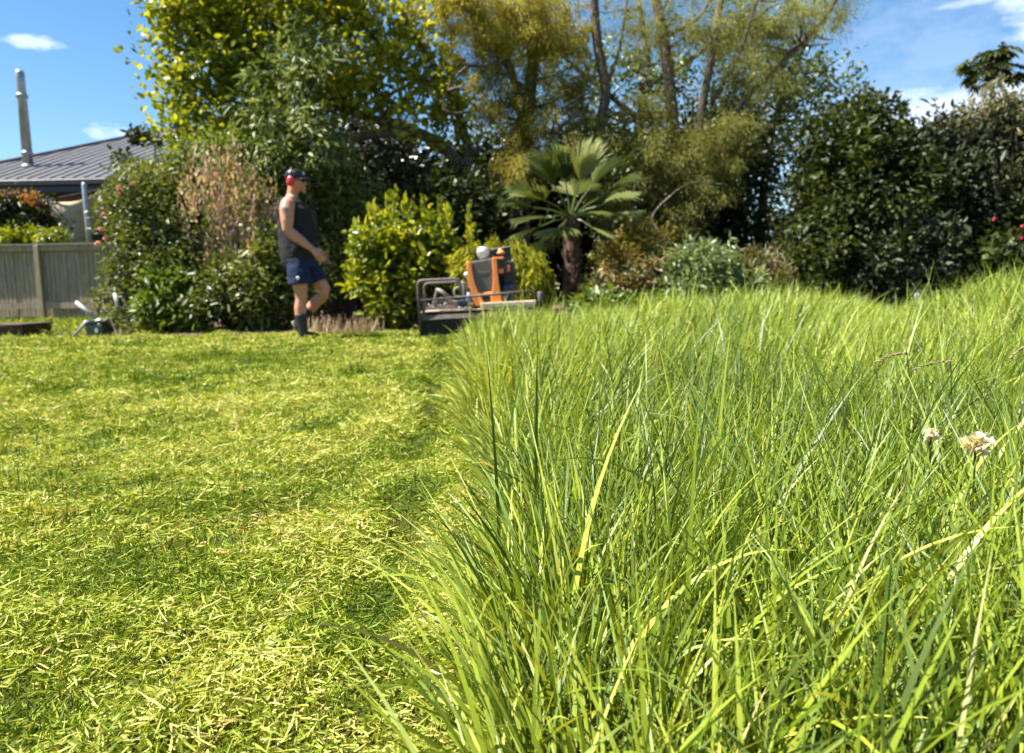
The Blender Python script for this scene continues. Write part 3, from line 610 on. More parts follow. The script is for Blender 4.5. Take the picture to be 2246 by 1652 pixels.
# feathery gold conifer
Bl = [(1090, 560, 9.7, 90, 40, .45), (1035, 590, 9.7, 50, 50, .4), (1165, 600, 9.7, 48, 60, .4), (1100, 630, 9.7, 100, 60, .5)]
plant('dwarf_conifer', 'mound of feathery golden foliage behind the orange mower', 'conifer', [crown(Bl, 460, 90, .14, .11, .006, 89, mode='weep', shell=.45, droop=.35)], LM['leaf_feather'], (1100, 9.7), None, bark, twigs=14, blobs=Bl, seed=89, tr=.02, crown_name='foliage', trunk_name='stem')
# nandina and neighbours
Bl = [(1400, 520, 10.5, 60, 40, .35), (1360, 560, 10.4, 60, 40, .35), (1430, 580, 10.4, 50, 40, .35), (1330, 610, 10.3, 50, 30, .3)]
plant('nandina_shrub', 'fine-leaved shrub with orange tips right of the palm trunk', 'shrub', [crown(Bl, 190, 30, .15, .065, .02, 90, shell=.6, up=.7)], LM['leaf_orange'], (1390, 10.4), None, bark, twigs=26, blobs=Bl, seed=90, tr=.010, crown_name='foliage', trunk_name='stem')
Bl = [(1390, 610, 10.0, 70, 40, .4), (1330, 640, 10, 60, 30, .4), (1420, 650, 10.0, 70, 30, .4)]
plant('bronze_shrub', 'low bronze and green shrub at the foot of the palm', 'shrub', [crown(Bl, 170, 30, .15, .08, .03, 91, shell=.6)], LM['leaf_bronze'], (1380, 10), None, bark, twigs=14, blobs=Bl, seed=91, tr=.012, crown_name='foliage', trunk_name='stem')
Bl = [(1540, 590, 10.0, 90, 50, .5), (1600, 620, 9.9, 80, 35, .4), (1500, 630, 9.9, 70, 40, .4)]
plant('pale_shrub', 'pale silvery green mounded shrub right of the orange-tipped one', 'shrub', [crown(Bl, 260, 32, .15, .09, .03, 92, shell=.5)], LM['leaf_pale'], (1540, 9.9), None, bark, twigs=14, blobs=Bl, seed=92, tr=.012, crown_name='foliage', trunk_name='stem')
Bl = [(1660, 590, 10.4, 50, 35, .35), (1690, 620, 10.3, 40, 35, .3)]
plant('bronze_shrub', 'small rusty red shrub between the pale mound and the dark tall shrub', 'shrub', [crown(Bl, 90, 30, .15, .075, .025, 93, shell=.6)], LM['leaf_bronze'], (1670, 10.4), None, bark, twigs=10, blobs=Bl, seed=93, tr=.01, crown_name='foliage', trunk_name='stem')
Bl = [(1300, 670, 9.4, 70, 25, .4), (1420, 680, 9.4, 80, 25, .4)]
plant('leafy_shrub', 'low green plants with pale flowers at the palm foot behind the long grass', 'shrub', [crown(Bl, 110, 24, .13, .09, .045, 94, shell=.6)], LM['leaf_fresh'], (1340, 9.4), None, bark, twigs=8, blobs=Bl, seed=94, tr=.008, crown_name='foliage', trunk_name='stem')

# hedge + red-tipped shrub behind fence
Bl = [(30, 520, 18.8, 60, 16, .35), (100, 522, 18.8, 55, 14, .35), (-60, 520, 18.8, 60, 16, .35)]
plant('clipped_hedge', 'low clipped green hedge showing along the top of the fence', 'hedge', [crown(Bl + [(30, 600, 18.8, 110, 70, .3)], 260, 30, .2, .10, .06, 95, shell=.5)], LM['leaf_bright'], (60, 18.8), None, bark, twigs=12, blobs=Bl, seed=95, tr=.02, crown_name='foliage', trunk_name='stem')
Bl = [(60, 460, 19.6, 50, 30, .5), (20, 480, 19.6, 50, 35, .5), (90, 500, 19.6, 50, 25, .5)]
Bt = [(62, 438, 19.5, 30, 12, .3), (88, 460, 19.5, 12, 25, .3), (18, 432, 19.5, 16, 12, .3)]
plant('red_tipped_shrub', 'dark shrub with orange-red young leaves above the fence hedge', 'shrub', [crown(Bl, 170, 34, .26, .13, .06, 96, shell=.5)], LM['leaf_dark'], (60, 19.6), None, bark, twigs=12, blobs=Bl, seed=96, tr=.03, crown_name='foliage', trunk_name='stem')
rt = [o for o in COL.objects if o.name == 'red_tipped_shrub'][0]
V, F, r = crown(Bt, 22, 22, .2, .13, .045, 97, shell=.6); o_ = link('young_leaves', npmesh('young_leaves', V, F, r), leafmat('leaf_red_tip', [(0, (.30, .16, .04)), (1, (.50, .22, .06))], trans=.3), rt); o_['label'] = 'orange-red young leaf tips'
# dark small branches against the roof
Bl = [(300, 300, 13.0, 26, 8, .15), (345, 305, 13.0, 20, 6, .15), (270, 350, 12.5, 20, 16, .2)]
plant('leafy_shrub', 'dark sprig of leaves sticking up in front of the steel roof', 'shrub', [crown(Bl, 20, 22, .12, .08, .05, 98, shell=.7)], LM['leaf_dark'], (330, 12.5), [poly([(330, 720, 12.5), (340, 450, 12.7), (340, 310, 13)], .03, .012)], bark, twigs=8, blobs=Bl, seed=98, tr=.01, crown_name='foliage', trunk_name='stem')

# --- fan palms
palm_brown = mat('palm_fibre', (.15, .08, .045), .95, nscale=14, col2=(.045, .025, .016), bump=1, stretch=(1, 1, .4), bscale=60)
def fan_leaf(mb_or_parts, stalk, base, tip_c, Rr, rng, spread=2.5, nseg=30, nrm=None, rv=.5):
    """petiole from base to tip_c, then a fan of narrow folded segments"""
    base = Vector(base); c = Vector(tip_c); out = (c - base).normalized()
    stalk.tube([base, (base + c) / 2 + Vector((0, 0, .03)), c], [.016, .012, .008], 5)
    nrm = nrm or (Vector((0, 0, 1)) - out * out.z)
    if nrm.length < .1: nrm = Vector((0, -1, 0))
    nrm = nrm.normalized(); side = out.cross(nrm).normalized()
    V = []; F = []
    for i in range(nseg):
        a0 = -spread / 2 + spread * i / nseg; a1 = -spread / 2 + spread * (i + .93) / nseg; am = (a0 + a1) / 2
        L = Rr * (1 - .18 * abs(am / spread * 2) ** 2) * rng.uniform(.93, 1.04)
        e = lambda a_, r_, h_: c + (out * math.cos(a_) + side * math.sin(a_)) * r_ + nrm * h_
        dr = -.30 * rng.random() ** 2 * L; k = len(V); q_ = .42
        # pleated: edges low, middle high; segments part beyond q_
        pts = [e(a0, .02, 0), e(am, .02, .004), e(a0, L * q_, -.012), e(am, L * q_, .02), e(am - (am - a0) * .38, L * .82, -.01 + dr * .35), e(am, L * 1.0, dr - .01), e(a1, .02, 0), e(a1, L * q_, -.012), e(am + (a1 - am) * .38, L * .82, -.01 + dr * .35), e(am, L * .85, .012 + dr * .35)]
        V += pts; F += [(k, k + 2, k + 3, k + 1), (k + 1, k + 3, k + 7, k + 6), (k + 2, k + 4, k + 9, k + 3), (k + 3, k + 9, k + 8, k + 7), (k + 4, k + 5, k + 9, k + 9), (k + 9, k + 5, k + 8, k + 8)]
    F = [f for f in F]
    return V, F, rv
def palm(label, foot, top, fans, seed, tr=.105):
    root = thing('fan_palm', label, 'palm', tuple(foot)); rng = np.random.default_rng(seed)
    foot = Vector(foot); top = Vector(top)
    mb = MB(); n = 14; pts = [foot.lerp(top, k / (n - 1)) for k in range(n)]
    mb.tube([p + Vector((0, 0, -.05 if k == 0 else 0)) for k, p in enumerate(pts)], [tr * (1.0 + .10 * (k % 2)) * (1.12 - .2 * k / n) for k in range(n)], 14)
    for k in range(150):
        t_ = rng.random(); a = rng.random() * 6.283; p = foot.lerp(top, t_); d = Vector((math.cos(a), math.sin(a), 0)); r0 = tr * (1.08 - .15 * t_)
        mb.tube([p + d * r0 * .8, p + d * (r0 + .02) + Vector((0, 0, .05)), p + d * (r0 + .045) + Vector((0, 0, .12))], [.018, .014, .004], 4)
    mb.build('trunk', palm_brown, root, world_coords=True)
    st = MB()
    for (px, py, dy, Rr, sp) in fans:
        c = P(px, py, top.y + dy); V, F, rv = fan_leaf(None, st, top, c, Rr * .87, rng, sp, rv=rng.random())
        me = bpy.data.meshes.new('frond'); me.from_pydata(V, [], [tuple(dict.fromkeys(f)) for f in F]); 
        at = me.attributes.new('rnd', 'FLOAT', 'FACE'); at.data.foreach_set('value', np.full(len(me.polygons), rv, dtype=np.float32)); me.update()
        link('frond', me, LM['leaf_palm'], root)
    st.build('leaf_stalks', LM['leaf_palm'], root, world_coords=True)
py_ = 10.6; fp = P(1258, 680, py_); tp = P(1252, 478, py_)
#           px    py    dy   radius spread
fans = [(1195, 440, -.35, .72, 1.9), (1215, 405, -.2, .70, 1.6), (1240, 395, .1, .66, 1.7), (1272, 398, -.15, .74, 1.6), (1300, 405, .15, .66, 1.7), (1330, 425, -.1, .62, 1.8),
        (1320, 450, -.25, .66, 1.6), (1195, 478, -.4, .62, 2.0), (1170, 455, .0, .62, 1.9), (1290, 470, -.5, .42, 2.6), (1230, 500, -.45, .55, 2.2), (1340, 470, .2, .6, 1.8), (1180, 500, -.1, .55, 2.2), (1260, 430, .45, .7, 2.0), (1300, 500, -.2, .45, 2.2), (1210, 520, -.3, .45, 2.2)]
palm('fan palm with spiky fronds on a thick brown fibrous trunk', (fp.x, py_, 0), tp, fans, 7)
f2 = P(1545, 660, 10.9); t2_ = P(1540, 590, 10.9)
palm('small fan palm whose frond fans out behind the pale silvery shrub', (f2.x, 10.9, 0), t2_, [(1535, 575, -.1, .42, 3.0), (1500, 590, -.1, .36, 2.4), (1590, 590, 0, .36, 2.4), (1540, 560, .3, .4, 2.8)], 8, tr=.07)

# dry stubble at the bed edge
rng = np.random.default_rng(44); n = 260
xs = np.array([P(p_, 700, 9.1).x for p_ in rng.uniform(655, 835, n)]); ys = 8.95 + rng.random(n) * .5
p = np.stack([xs, ys, ground(xs, ys)], 1); az = rng.random(n) * 6.283; h = np.stack([np.cos(az), np.sin(az)], 1)
V, F = blades(p, h, rng.random(n) * .3, rng.random(n) * .3, rng.uniform(.08, .26, n), np.full(n, .014), 3, rng.random(n) * 3)
o_ = link('dry_stubble', npmesh('dry_stubble', V, F, np.repeat(rng.random(n), 3)), leafmat('straw_stalk', [(0, (.20, .13, .07)), (1, (.48, .36, .22))], trans=.15, rough=.8)); tag(o_, 'patch of short dry brown stalks at the bed edge behind the man', 'dry stalks', kind='stuff')
#@@PART2
# ================================================================== MOWN LAWN
grass_cut = leafmat('cut_grass', [(0, (.060, .110, .006)), (.35, (.20, .265, .016)), (.7, (.41, .44, .065)), (.93, (.68, .65, .22)), (1, (.58, .40, .16))], trans=.32, rough=.55, spec=.2)
rng = np.random.default_rng(101)
def scatter(y0, y1, dens, xl, xr, rng, pw=1.0):
    """random spots between two side lines, density per square metre"""
    yy = np.linspace(y0, y1, 64); w = np.maximum(0, xr(yy) - xl(yy)); A_ = np.trapezoid(w, yy) if hasattr(np, 'trapezoid') else np.trapz(w, yy)
    n = int(A_ * dens); c = np.concatenate([[0], np.cumsum((w[1:] + w[:-1]) / 2)]); c /= c[-1]
    y = np.interp(rng.random(n), c, yy); x = xl(y) + (xr(y) - xl(y)) * rng.random(n); return x, y
viewL = lambda y: -(.76 * y + .95)
parts = []
for (y0, y1, dens, L, W) in ((.5, 1.3, 72000, .0125, .0019), (1.3, 2.2, 38000, .0155, .0024), (2.2, 3.6, 16000, .022, .0034), (3.6, 6.0, 7000, .025, .0055), (6.0, 9.6, 3400, .024, .009), (9.6, 18.0, 900, .045, .02)):
    right = (lambda y: edge_x(y) + .16) if y0 < 9 else (lambda y: -.34 * y)
    x, y = scatter(y0, y1, dens, viewL, right, rng)
    if y0 < 9 and y0 >= 6: ok = (y < 9.15) | (x < -5.0); x, y = x[ok], y[ok]
    if y0 > 9: ok = (x < -.40 * y); x, y = x[ok], y[ok]
    pat = vnoise(x * 1.1 + 20, y * .9) ; clump = .5 * vnoise(x * 9 + 2, y * 9) + .5 * vnoise(x * 4 + 2, y * 4 + 17)
    keep = rng.random(len(x)) < .50 + .6 * clump - .22 * np.exp(-((x - (-.10 - .080 * y)) / .045) ** 2) * (vnoise(x * 3, y * 5) > .5) * (y < 7); x, y, pat, clump = x[keep], y[keep], pat[keep], clump[keep]
    n = len(x)
    rutm = np.exp(-((x - (-.10 - .080 * y)) / .05) ** 2) * (y < 7.5)
    big = vnoise(x * 4.3 + 60, y * 4.3); pile = (.060 * clump ** 2 + .030 * vnoise(x * 3.1, y * 3.1 + 8) ** 2 + .07 * sstep(2.5, 4, y) * vnoise(x * 2.0 + 11, y * 3.6) ** 4) * (1 - .7 * rutm)
    up = rng.random(n) < (.34 + .25 * pat)                      # standing stubble, the rest loose clippings
    z = ground(x, y) + np.where(up, .0, pile * rng.random(n) ** .6)
    az = rng.random(n) * 6.283; h = np.stack([np.cos(az), np.sin(az)], 1)
    tilt = np.where(up, rng.random(n) * 1.0, 1.15 + rng.random(n) * .6)
    Ls = L * rng.uniform(.6, 1.6, n) * np.where(up, .75 + .6 * pile / .03, 1.15)
    Ls = np.where(rng.random(n) < .10, Ls * rng.uniform(1.5, 2.3, n), Ls)
    V, F = blades(np.stack([x, y, z], 1), h, tilt, rng.normal(size=n) * .55, Ls, W * rng.uniform(.6, 1.6, n), 2, rng.random(n) * 3.1)
    r = np.clip(np.where(up, .02 + .5 * rng.random(n), .18 + .78 * rng.random(n) ** 1.25) + (pat - .5) * -.34 - rutm * .30 * (big > .4) + .30 * (clump - .5) + .04 - .30 * (big > .74) - .12 * (clump < .35), 0, .965)  # shade in the rut and hollows is painted in as darker clippings
    r = np.where(rng.random(n) < .010 + .035 * (vnoise(x * 1.7 + 31, y * 1.7) > .72) + .13 * np.exp(-((x + .50) / .22) ** 2 - ((y - 1.42) / .13) ** 2), 1.0, r)
    parts.append((V, F, np.repeat(r, 2)))
V, F, r = join(parts); tag(link('mown_grass', npmesh('mown_grass', V, F, r), grass_cut), 'short mown grass strewn with pale clippings', 'grass', kind='stuff')

# ================================================================== LONG GRASS
grass_long = leafmat('long_grass', [(0, (.024, .058, .004)), (.35, (.098, .158, .008)), (.7, (.25, .312, .022)), (.97, (.47, .51, .09)), (1, (.46, .38, .16))], trans=.32, rough=.43, spec=.36, tcol=(1.3, 1.08, .45), under=((.28, .38, .14), .38))
rng = np.random.default_rng(202); parts = []
def gh(x, y):                                   # local height of the sward
    return .198 + .05 * (vnoise(x * 1.4 + 3, y * 1.1) - .5) * 2 + .065 * sstep(1.0, 2.8, y) - .10 * np.exp(-((x - 2.35 * y / 4.6) / .35) ** 2) * (y > 3)
for (y0, y1, dens, W, S) in ((.46, 1.1, 10500, .0042, 8), (1.1, 2.0, 8000, .0047, 7), (2.0, 3.4, 5200, .0058, 6), (3.4, 5.6, 2700, .0082, 5), (5.6, 9.5, 1300, .012, 4)):
    x, y = scatter(y0, y1, dens, lambda y: edge_x(y) - .02, lambda y: .76 * y + .8, rng)
    if y1 > 7: ok = ~((y > 7.35) & (x < .75)) & ~((y > 8.9) & (x < 1.8)); x, y = x[ok], y[ok]
    # tufts: roots drawn together
    cx = np.round(x / .055) * .055 + .02 * (vnoise(np.round(x / .055) * 7.7, np.round(y / .055) * 3.1) - .5); cy = np.round(y / .055) * .055
    k = rng.random(len(x)) * .6; x2 = x * (1 - k) + cx * k; y2 = y * (1 - k) + cy * k
    x, y = np.where(x2 > edge_x(y2) - .03, x2, x), y2
    n = len(x); z = ground(x, y) - .004
    e = np.exp(-np.maximum(0, x - edge_x(y)) / .07)                  # 1 at the cut edge
    hh = gh(x, y) * (1 - .38 * e * (y > 1.0) - .12 * e)
    Ls = hh * rng.uniform(.45, 1.25, n) * np.where(rng.random(n) < .05, 1.35, 1)
    # lean: right and slightly away, swirling; outwards at the edge
    ang = .15 + 2.2 * (vnoise(x * 1.1 + 50, y * 1.1) - .5) + rng.normal(size=n) * 1.25
    hx = np.cos(ang) ; hy = np.sin(ang)
    hx = hx * (1 - e) - (.7 + .7 * rng.normal(size=n)) * e; h = unit(np.stack([hx, hy], 1))
    tilt = np.abs(rng.normal(size=n)) * .30 + .05 + (.03 + .12 * (y < .95)) * e + .18 * vnoise(x * 2.3, y * 2.3 + 40)
    curv = rng.gamma(1.5, .30, n) + .25 * e
    curv = np.where(rng.random(n) < .035, curv + .9, curv)
    V, F = blades(np.stack([x, y, z], 1), h, tilt, curv, Ls * 1.18, W * rng.uniform(.55, 1.45, n), S, rng.normal(size=n) * .9)
    cl = vnoise(x * 16, y * 16)
    r = np.clip(.66 * rng.random(n) ** 1.2 + .30 * cl - .04 + .20 * sstep(1.2, 4, y) + .22 * e + .35 * (vnoise(x * 1.9 + 7, y * 1.9) - .5), 0, .97); r = np.where(rng.random(n) < .008, 1.0, r)  # blades at the cut edge coloured paler, sunlight on them painted in
    parts.append((V, F, np.repeat(r, S)))
    # low under-growth that closes the base
    x, y = scatter(y0, y1, dens * .55, lambda y: edge_x(y), lambda y: .76 * y + .8, rng)
    if y1 > 7: ok = ~((y > 7.35) & (x < .75)) & ~((y > 8.9) & (x < 1.8)); x, y = x[ok], y[ok]
    n = len(x); az = rng.random(n) * 6.283
    V, F = blades(np.stack([x, y, ground(x, y) - .003], 1), np.stack([np.cos(az), np.sin(az)], 1), rng.random(n) * .7, rng.random(n) * .9, rng.uniform(.05, .15, n), W * 1.1 * rng.uniform(.6, 1.4, n), 3, rng.random(n) * 3)
    parts.append((V, F, np.repeat(np.clip(rng.random(n) * .55, 0, 1), 3)))
# stray long stems hanging over the cut strip and a few broad arching leaves
def hero(px, py, Y, az, tilt, curv, L, W, rv, S=12):
    p = P(px, py, Y); x = np.array([p.x]); y = np.array([Y]); 
    V, F = blades(np.stack([x, y, ground(x, y)], 1), np.array([[math.cos(az), math.sin(az)]]), np.array([tilt]), np.array([curv]), np.array([L]), np.array([W]), S, np.array([.25]))
    parts.append((V, F, np.full(S, rv)))
for a_ in ((1330, 1650, .72, .1, .25, 1.5, .30, .0075, .93), (1300, 1650, .74, .0, .5, 1.6, .22, .007, .9), (1700, 1650, .75, -.1, .35, 1.2, .34, .007, .95), (1240, 1600, .8, .45, .1, .5, .36, .008, .9),
           (1080, 1500, .82, 2.9, .35, 1.1, .32, .005, .7), (1060, 1350, 1.05, 3.1, .5, 1.0, .38, .005, .8), (1050, 1550, .75, 3.3, .7, .8, .30, .005, .5), (1180, 1650, .68, 2.6, .15, .8, .34, .006, .85),
           (1950, 1650, .75, .3, .4, .9, .36, .008, .97), (2000, 1500, .95, .5, .35, 1.0, .36, .007, .9), (1500, 1650, .7, 1.2, .1, .5, .34, .006, .6), (2100, 1250, 1.3, .2, .4, .8, .42, .008, .95),
           (1100, 1300, 1.1, 1.9, .05, .2, .36, .007, .15), (1180, 1300, 1.15, 1.4, .02, .25, .38, .007, .12), (1090, 1200, 1.25, .6, .1, .3, .40, .006, .1), (1400, 1300, 1.15, 2.3, .12, .4, .40, .007, .5), (1560, 1300, 1.2, 1.0, .12, .3, .40, .006, .8)):
    hero(*a_)
n = 40; y = rng.uniform(.7, 2.6, n); x = edge_x(y) + rng.uniform(0, .08, n); az = math.pi + rng.normal(size=n) * .6
V, F = blades(np.stack([x, y, ground(x, y)], 1), np.stack([np.cos(az), np.sin(az)], 1), rng.uniform(.2, .9, n), rng.uniform(.4, 1.2, n), rng.uniform(.14, .28, n), np.full(n, .0038), 9, rng.normal(size=n) * .5)
parts.append((V, F, np.repeat(rng.random(n) * .9, 9)))
# taller tips on the skyline of the sward
n = 620; y = rng.uniform(2.6, 7.2, n); x = rng.uniform(.02, 1, n) * (.76 * y + .3); az = rng.normal(size=n) * .7 + .2
V, F = blades(np.stack([x, y, ground(x, y)], 1), np.stack([np.cos(az), np.sin(az)], 1), rng.uniform(.02, .35, n), rng.uniform(.1, .8, n), gh(x, y) * rng.uniform(1.2, 1.6, n), rng.uniform(.005, .008, n), 7, rng.normal(size=n) * .6)
parts.append((V, F, np.repeat(rng.uniform(.4, .95, n), 7)))
V, F, r = join(parts); tag(link('long_grass', npmesh('long_grass', V, F, r), grass_long), 'bright green uncut grass standing along the mown strip', 'grass', kind='stuff')

# seed head and faded flower heads in the long grass
seedm = mat('seed_brown', (.34, .27, .12), .8, nscale=60, col2=(.14, .10, .05))
for (px, py, Y, dx, dz, lab) in ((1950, 788, 1.55, .06, .020, 'brown arching grass seed head, the nearest of those at upper right'), (2040, 803, 1.55, .07, .016, 'thin grey-brown grass seed head lying over the grass right of the knobbly one'), (2232, 785, 1.55, .035, .03, 'brown grass seed head at the right edge of the long grass')):
    q = P(px, py, Y); root = thing('grass_seed_head', lab, 'seed head', (q.x, Y, float(ground(q.x, Y))), 'seed heads in the long grass')
    mb = MB(); f0 = Vector((q.x + .03, Y + .02, float(ground(q.x, Y)))); top = q + Vector((.02, 0, dz)); mb.tube([f0, f0.lerp(top, .6) + Vector((.03, 0, .03)), q + Vector((dx * .6, 0, dz))], .0014, 5); mb.build('stem', seedm, root, world_coords=True)
    mb = MB(); rs = random.Random(int(px))
    for k in range(26):
        t_ = k / 25; c = q + Vector((-.5 * dx + dx * t_ * 1.1, rs.uniform(-.002, .002), dz * (1 - (1 - t_) ** 2) - .007 + rs.uniform(-.002, .002))); mb.ball(c, (.0034, .0019, .0019), 6, 4)
    mb.build('seeds', seedm, root, world_coords=True)
petal = leafmat('petal_faded', [(0, (.60, .42, .36)), (.3, (.78, .68, .60)), (1, (.70, .74, .42))], trans=.4, rough=.6)
for (px, py, Y, r_, lab) in ((2140, 975, .90, .0125, 'larger faded pinkish cream flower head sunk in the long grass'), (2042, 955, .95, .008, 'smaller faded pink flower head left of the larger one in the long grass')):
    q = P(px, py, Y); root = thing('flower_head', lab, 'flower', (q.x, Y, float(ground(q.x, Y))))
    rg = np.random.default_rng(int(px)); n = 46; d = unit(rg.normal(size=(n, 3)) + np.array([0, -.4, .5])); b0 = np.repeat([list(q)], n, 0) + rg.normal(size=(n, 3)) * r_ * .35
    V, F = leaves(b0, d, np.full(n, r_), np.full(n, r_ * .9), rg, .5, .4, .1); link('petals', npmesh('petals', V, F, np.repeat(rg.random(n), 2)), petal, root)
    mb = MB(); mb.tube([Vector((q.x, Y, float(ground(q.x, Y)))), q], .0014, 6); mb.build('stem', LM['leaf_fresh'], root, world_coords=True)

# ================================================================== MAN
skin = mat('skin', (.56, .25, .155), .5, nscale=9, col2=(.44, .18, .11), spec=.35)
tn = skin.node_tree; bs = tn.nodes['Principled BSDF']; src = bs.inputs['Base Color'].links[0].from_socket        # grey tattoo on the upper arm
tcn = N(tn, 'ShaderNodeTexCoord'); vs_ = N(tn, 'ShaderNodeVectorMath', operation='SUBTRACT'); vs_.inputs[1].default_value = (-.05, -.30, 1.385)
tn.links.new(tcn.outputs['Object'], vs_.inputs[0]); vm = N(tn, 'ShaderNodeVectorMath', operation='MULTIPLY'); vm.inputs[1].default_value = (30, 14, 15); tn.links.new(vs_.outputs[0], vm.inputs[0])
nn_ = N(tn, 'ShaderNodeTexNoise'); nn_.inputs['Scale'].default_value = 45; tn.links.new(tcn.outputs['Object'], nn_.inputs['Vector'])
ln_ = N(tn, 'ShaderNodeVectorMath', operation='LENGTH'); tn.links.new(vm.outputs[0], ln_.inputs[0])
mk = mth(tn, 'LESS_THAN', mth(tn, 'ADD', ln_.outputs['Value'], mth(tn, 'MULTIPLY', nn_.outputs['Fac'], 1.0)), 1.45)
mxx = N(tn, 'ShaderNodeMix', data_type='RGBA'); mxx.inputs['B'].default_value = (.17, .13, .12, 1); tn.links.new(mth(tn, 'MULTIPLY', mk, .75), mxx.inputs['Factor']); tn.links.new(src, mxx.inputs['A']); tn.links.new(mxx.outputs['Result'], bs.inputs['Base Color'])
cloth = mat('charcoal_singlet', (.026, .024, .026), .9, nscale=6, noise=.25, bump=.25, bscale=9, spec=.2)
navy = mat('navy_cotton', (.020, .028, .070), .85, nscale=7, noise=.3, bump=.3, bscale=12, spec=.2)
blackm = mat('black_cap', (.007, .007, .007), .35, noise=.3, spec=.5)
redm = mat('red_plastic', (.62, .02, .02), .25, noise=.1, spec=.6)
bootm = mat('black_rubber', (.018, .018, .018), .55, noise=.4, bump=.3)
solem = mat('boot_sole', (.22, .21, .19), .8, noise=.4)
whitem = mat('white_mark', (.75, .75, .75), .6)
glassm = mat('sunglasses_black', (.008, .008, .009), .12, spec=.7)
mp_ = P(668, 744, 7.75); mx = mp_.x; mz = float(ground(mx, 7.75))
man = thing('person', 'man in charcoal singlet, navy shorts, black cap and red ear muffs walking towards the mower', 'person', (mx, 7.75, mz + .01)); man.scale = (.965, .965, .965)
torso = [(-.03, 0, .86, .135, .14), (-.03, 0, .90, .145, .155), (-.010, 0, 1.02, .192, .18), (-.015, 0, 1.15, .186, .178), (-.030, 0, 1.28, .170, .185), (-.05, 0, 1.38, .152, .190), (-.065, 0, 1.46, .105, .175), (-.065, 0, 1.505, .075, .11), (-.055, 0, 1.54, .058, .06)]
mb = MB(); mb.loft(torso, 28)
mb.tube([(-.06, 0, 1.48), (-.045, 0, 1.56), (-.03, 0, 1.62)], [.065, .058, .06], 14)
# head
mb.ball((-.005, 0, 1.69), (.098, .077, .108), 20, 14); mb.ball((.038, 0, 1.635), (.058, .052, .06), 14, 10)
mb.prism([(.085, 1.70), (.118, 1.655), (.113, 1.645), (.085, 1.645)], -.012, .012)            # nose
mb.ball((.09, 0, 1.615), (.013, .024, .008), 10, 6); mb.ball((.092, 0, 1.602), (.012, .021, .008), 10, 6); mb.ball((.078, 0, 1.575), (.018, .024, .018), 10, 8)   # lips, chin
for s_ in (-1, 1): mb.ball((-.01, s_ * .079, 1.665), (.02, .012, .032), 10, 8); mb.ball((-.05, s_ * .17, 1.43), (.072, .068, .075), 14, 10)
# arms: near arm is his right (towards the camera, -Y)
mb.tube([(-.042, -.195, 1.44), (-.048, -.235, 1.36), (-.045, -.25, 1.25), (-.045, -.25, 1.165), (.0, -.245, 1.115), (.08, -.235, 1.05), (.16, -.225, .985), (.20, -.222, .955)], [.074, .076, .066, .056, .058, .051, .036, .031], 16)
mb.tube([(-.06, .19, 1.45), (-.06, .235, 1.34), (-.035, .25, 1.17), (.06, .24, 1.07), (.13, .22, .97), (.15, .215, .945)], [.060, .058, .046, .042, .030, .028], 14)
def hand(cx, cy, cz, sgn):
    d = Vector((.62, 0, -.78)).normalized(); up_ = Vector((.78, 0, .62)).normalized(); w = Vector((0, 1, 0)); o = Vector((cx, cy, cz))
    mb.tube([o - d * .01, o + d * .04, o + d * .09], [.030, .037, .034], 12)
    for i, (off, L) in enumerate(((.030, .072), (.011, .082), (-.009, .076), (-.028, .060))):
        b0 = o + d * .085 + up_ * off; m1 = b0 + d * L * .45 + w * sgn * .008; m2 = b0 + d * L * .8 + w * sgn * .026 - up_ * .004; m3 = b0 + d * L * .92 + w * sgn * .042
        mb.tube([b0 - d * .02, b0, m1, m2, m3], [.010, .0105, .0095, .0088, .007], 8)
    t0 = o + d * .02 + up_ * .024; mb.tube([t0, t0 + up_ * .028 + d * .025 + w * sgn * .01, t0 + up_ * .036 + d * .06 + w * sgn * .02, t0 + up_ * .03 + d * .082 + w * sgn * .028], [.016, .0125, .0105, .008], 8)
hand(.20, -.222, .955, 1); hand(.15, .215, .945, -1)
# legs: near leg planted, far leg swinging through bent
mb.tube([(-.02, -.085, .93), (-.005, -.095, .78), (.01, -.10, .62), (.015, -.10, .50), (.018, -.10, .44), (.0, -.10, .35), (.0, -.10, .27), (.018, -.10, .12), (.022, -.10, .07)], [.090, .096, .088, .068, .062, .063, .060, .042, .042], 18)
mb.tube([(-.01, .09, .92), (.07, .10, .79), (.15, .105, .65), (.215, .105, .54), (.20, .105, .48), (.12, .105, .41), (.05, .105, .335), (-.04, .105, .25), (-.08, .105, .21)], [.090, .094, .086, .066, .062, .064, .058, .044, .042], 18)
mb.build('body', skin, man, smooth=True, remesh=.0065, smooth_it=2)
# singlet
mb = MB(); g = .014
mb.loft([(-.022, 0, .815, .166, .186), (-.022, 0, .828, .174, .192), (-.025, 0, .9, .182, .196)] + [(cx - .003, cy, z, a_ + g + (.018 if z > 1.3 else 0), b_ + g * .9 + (.01 if z > 1.3 else 0)) for cx, cy, z, a_, b_ in torso[2:-2]] + [(-.065, 0, 1.50, .092, .135), (-.065, 0, 1.518, .080, .10)], 36)
for s_ in (-1, 1): mb.tube([(-.115, s_ * .12, 1.475), (-.10, s_ * .165, 1.46), (-.085, s_ * .20, 1.40)], [.045, .035, .012], 12)
sh = mb.build('singlet', cloth, man, smooth=True, remesh=.010, smooth_it=3)
tx = bpy.data.textures.new('creases', 'CLOUDS'); tx.noise_scale = .11; tx.noise_depth = 2
dm = sh.modifiers.new('creases', 'DISPLACE'); dm.texture = tx; dm.strength = .022; dm.mid_level = .5
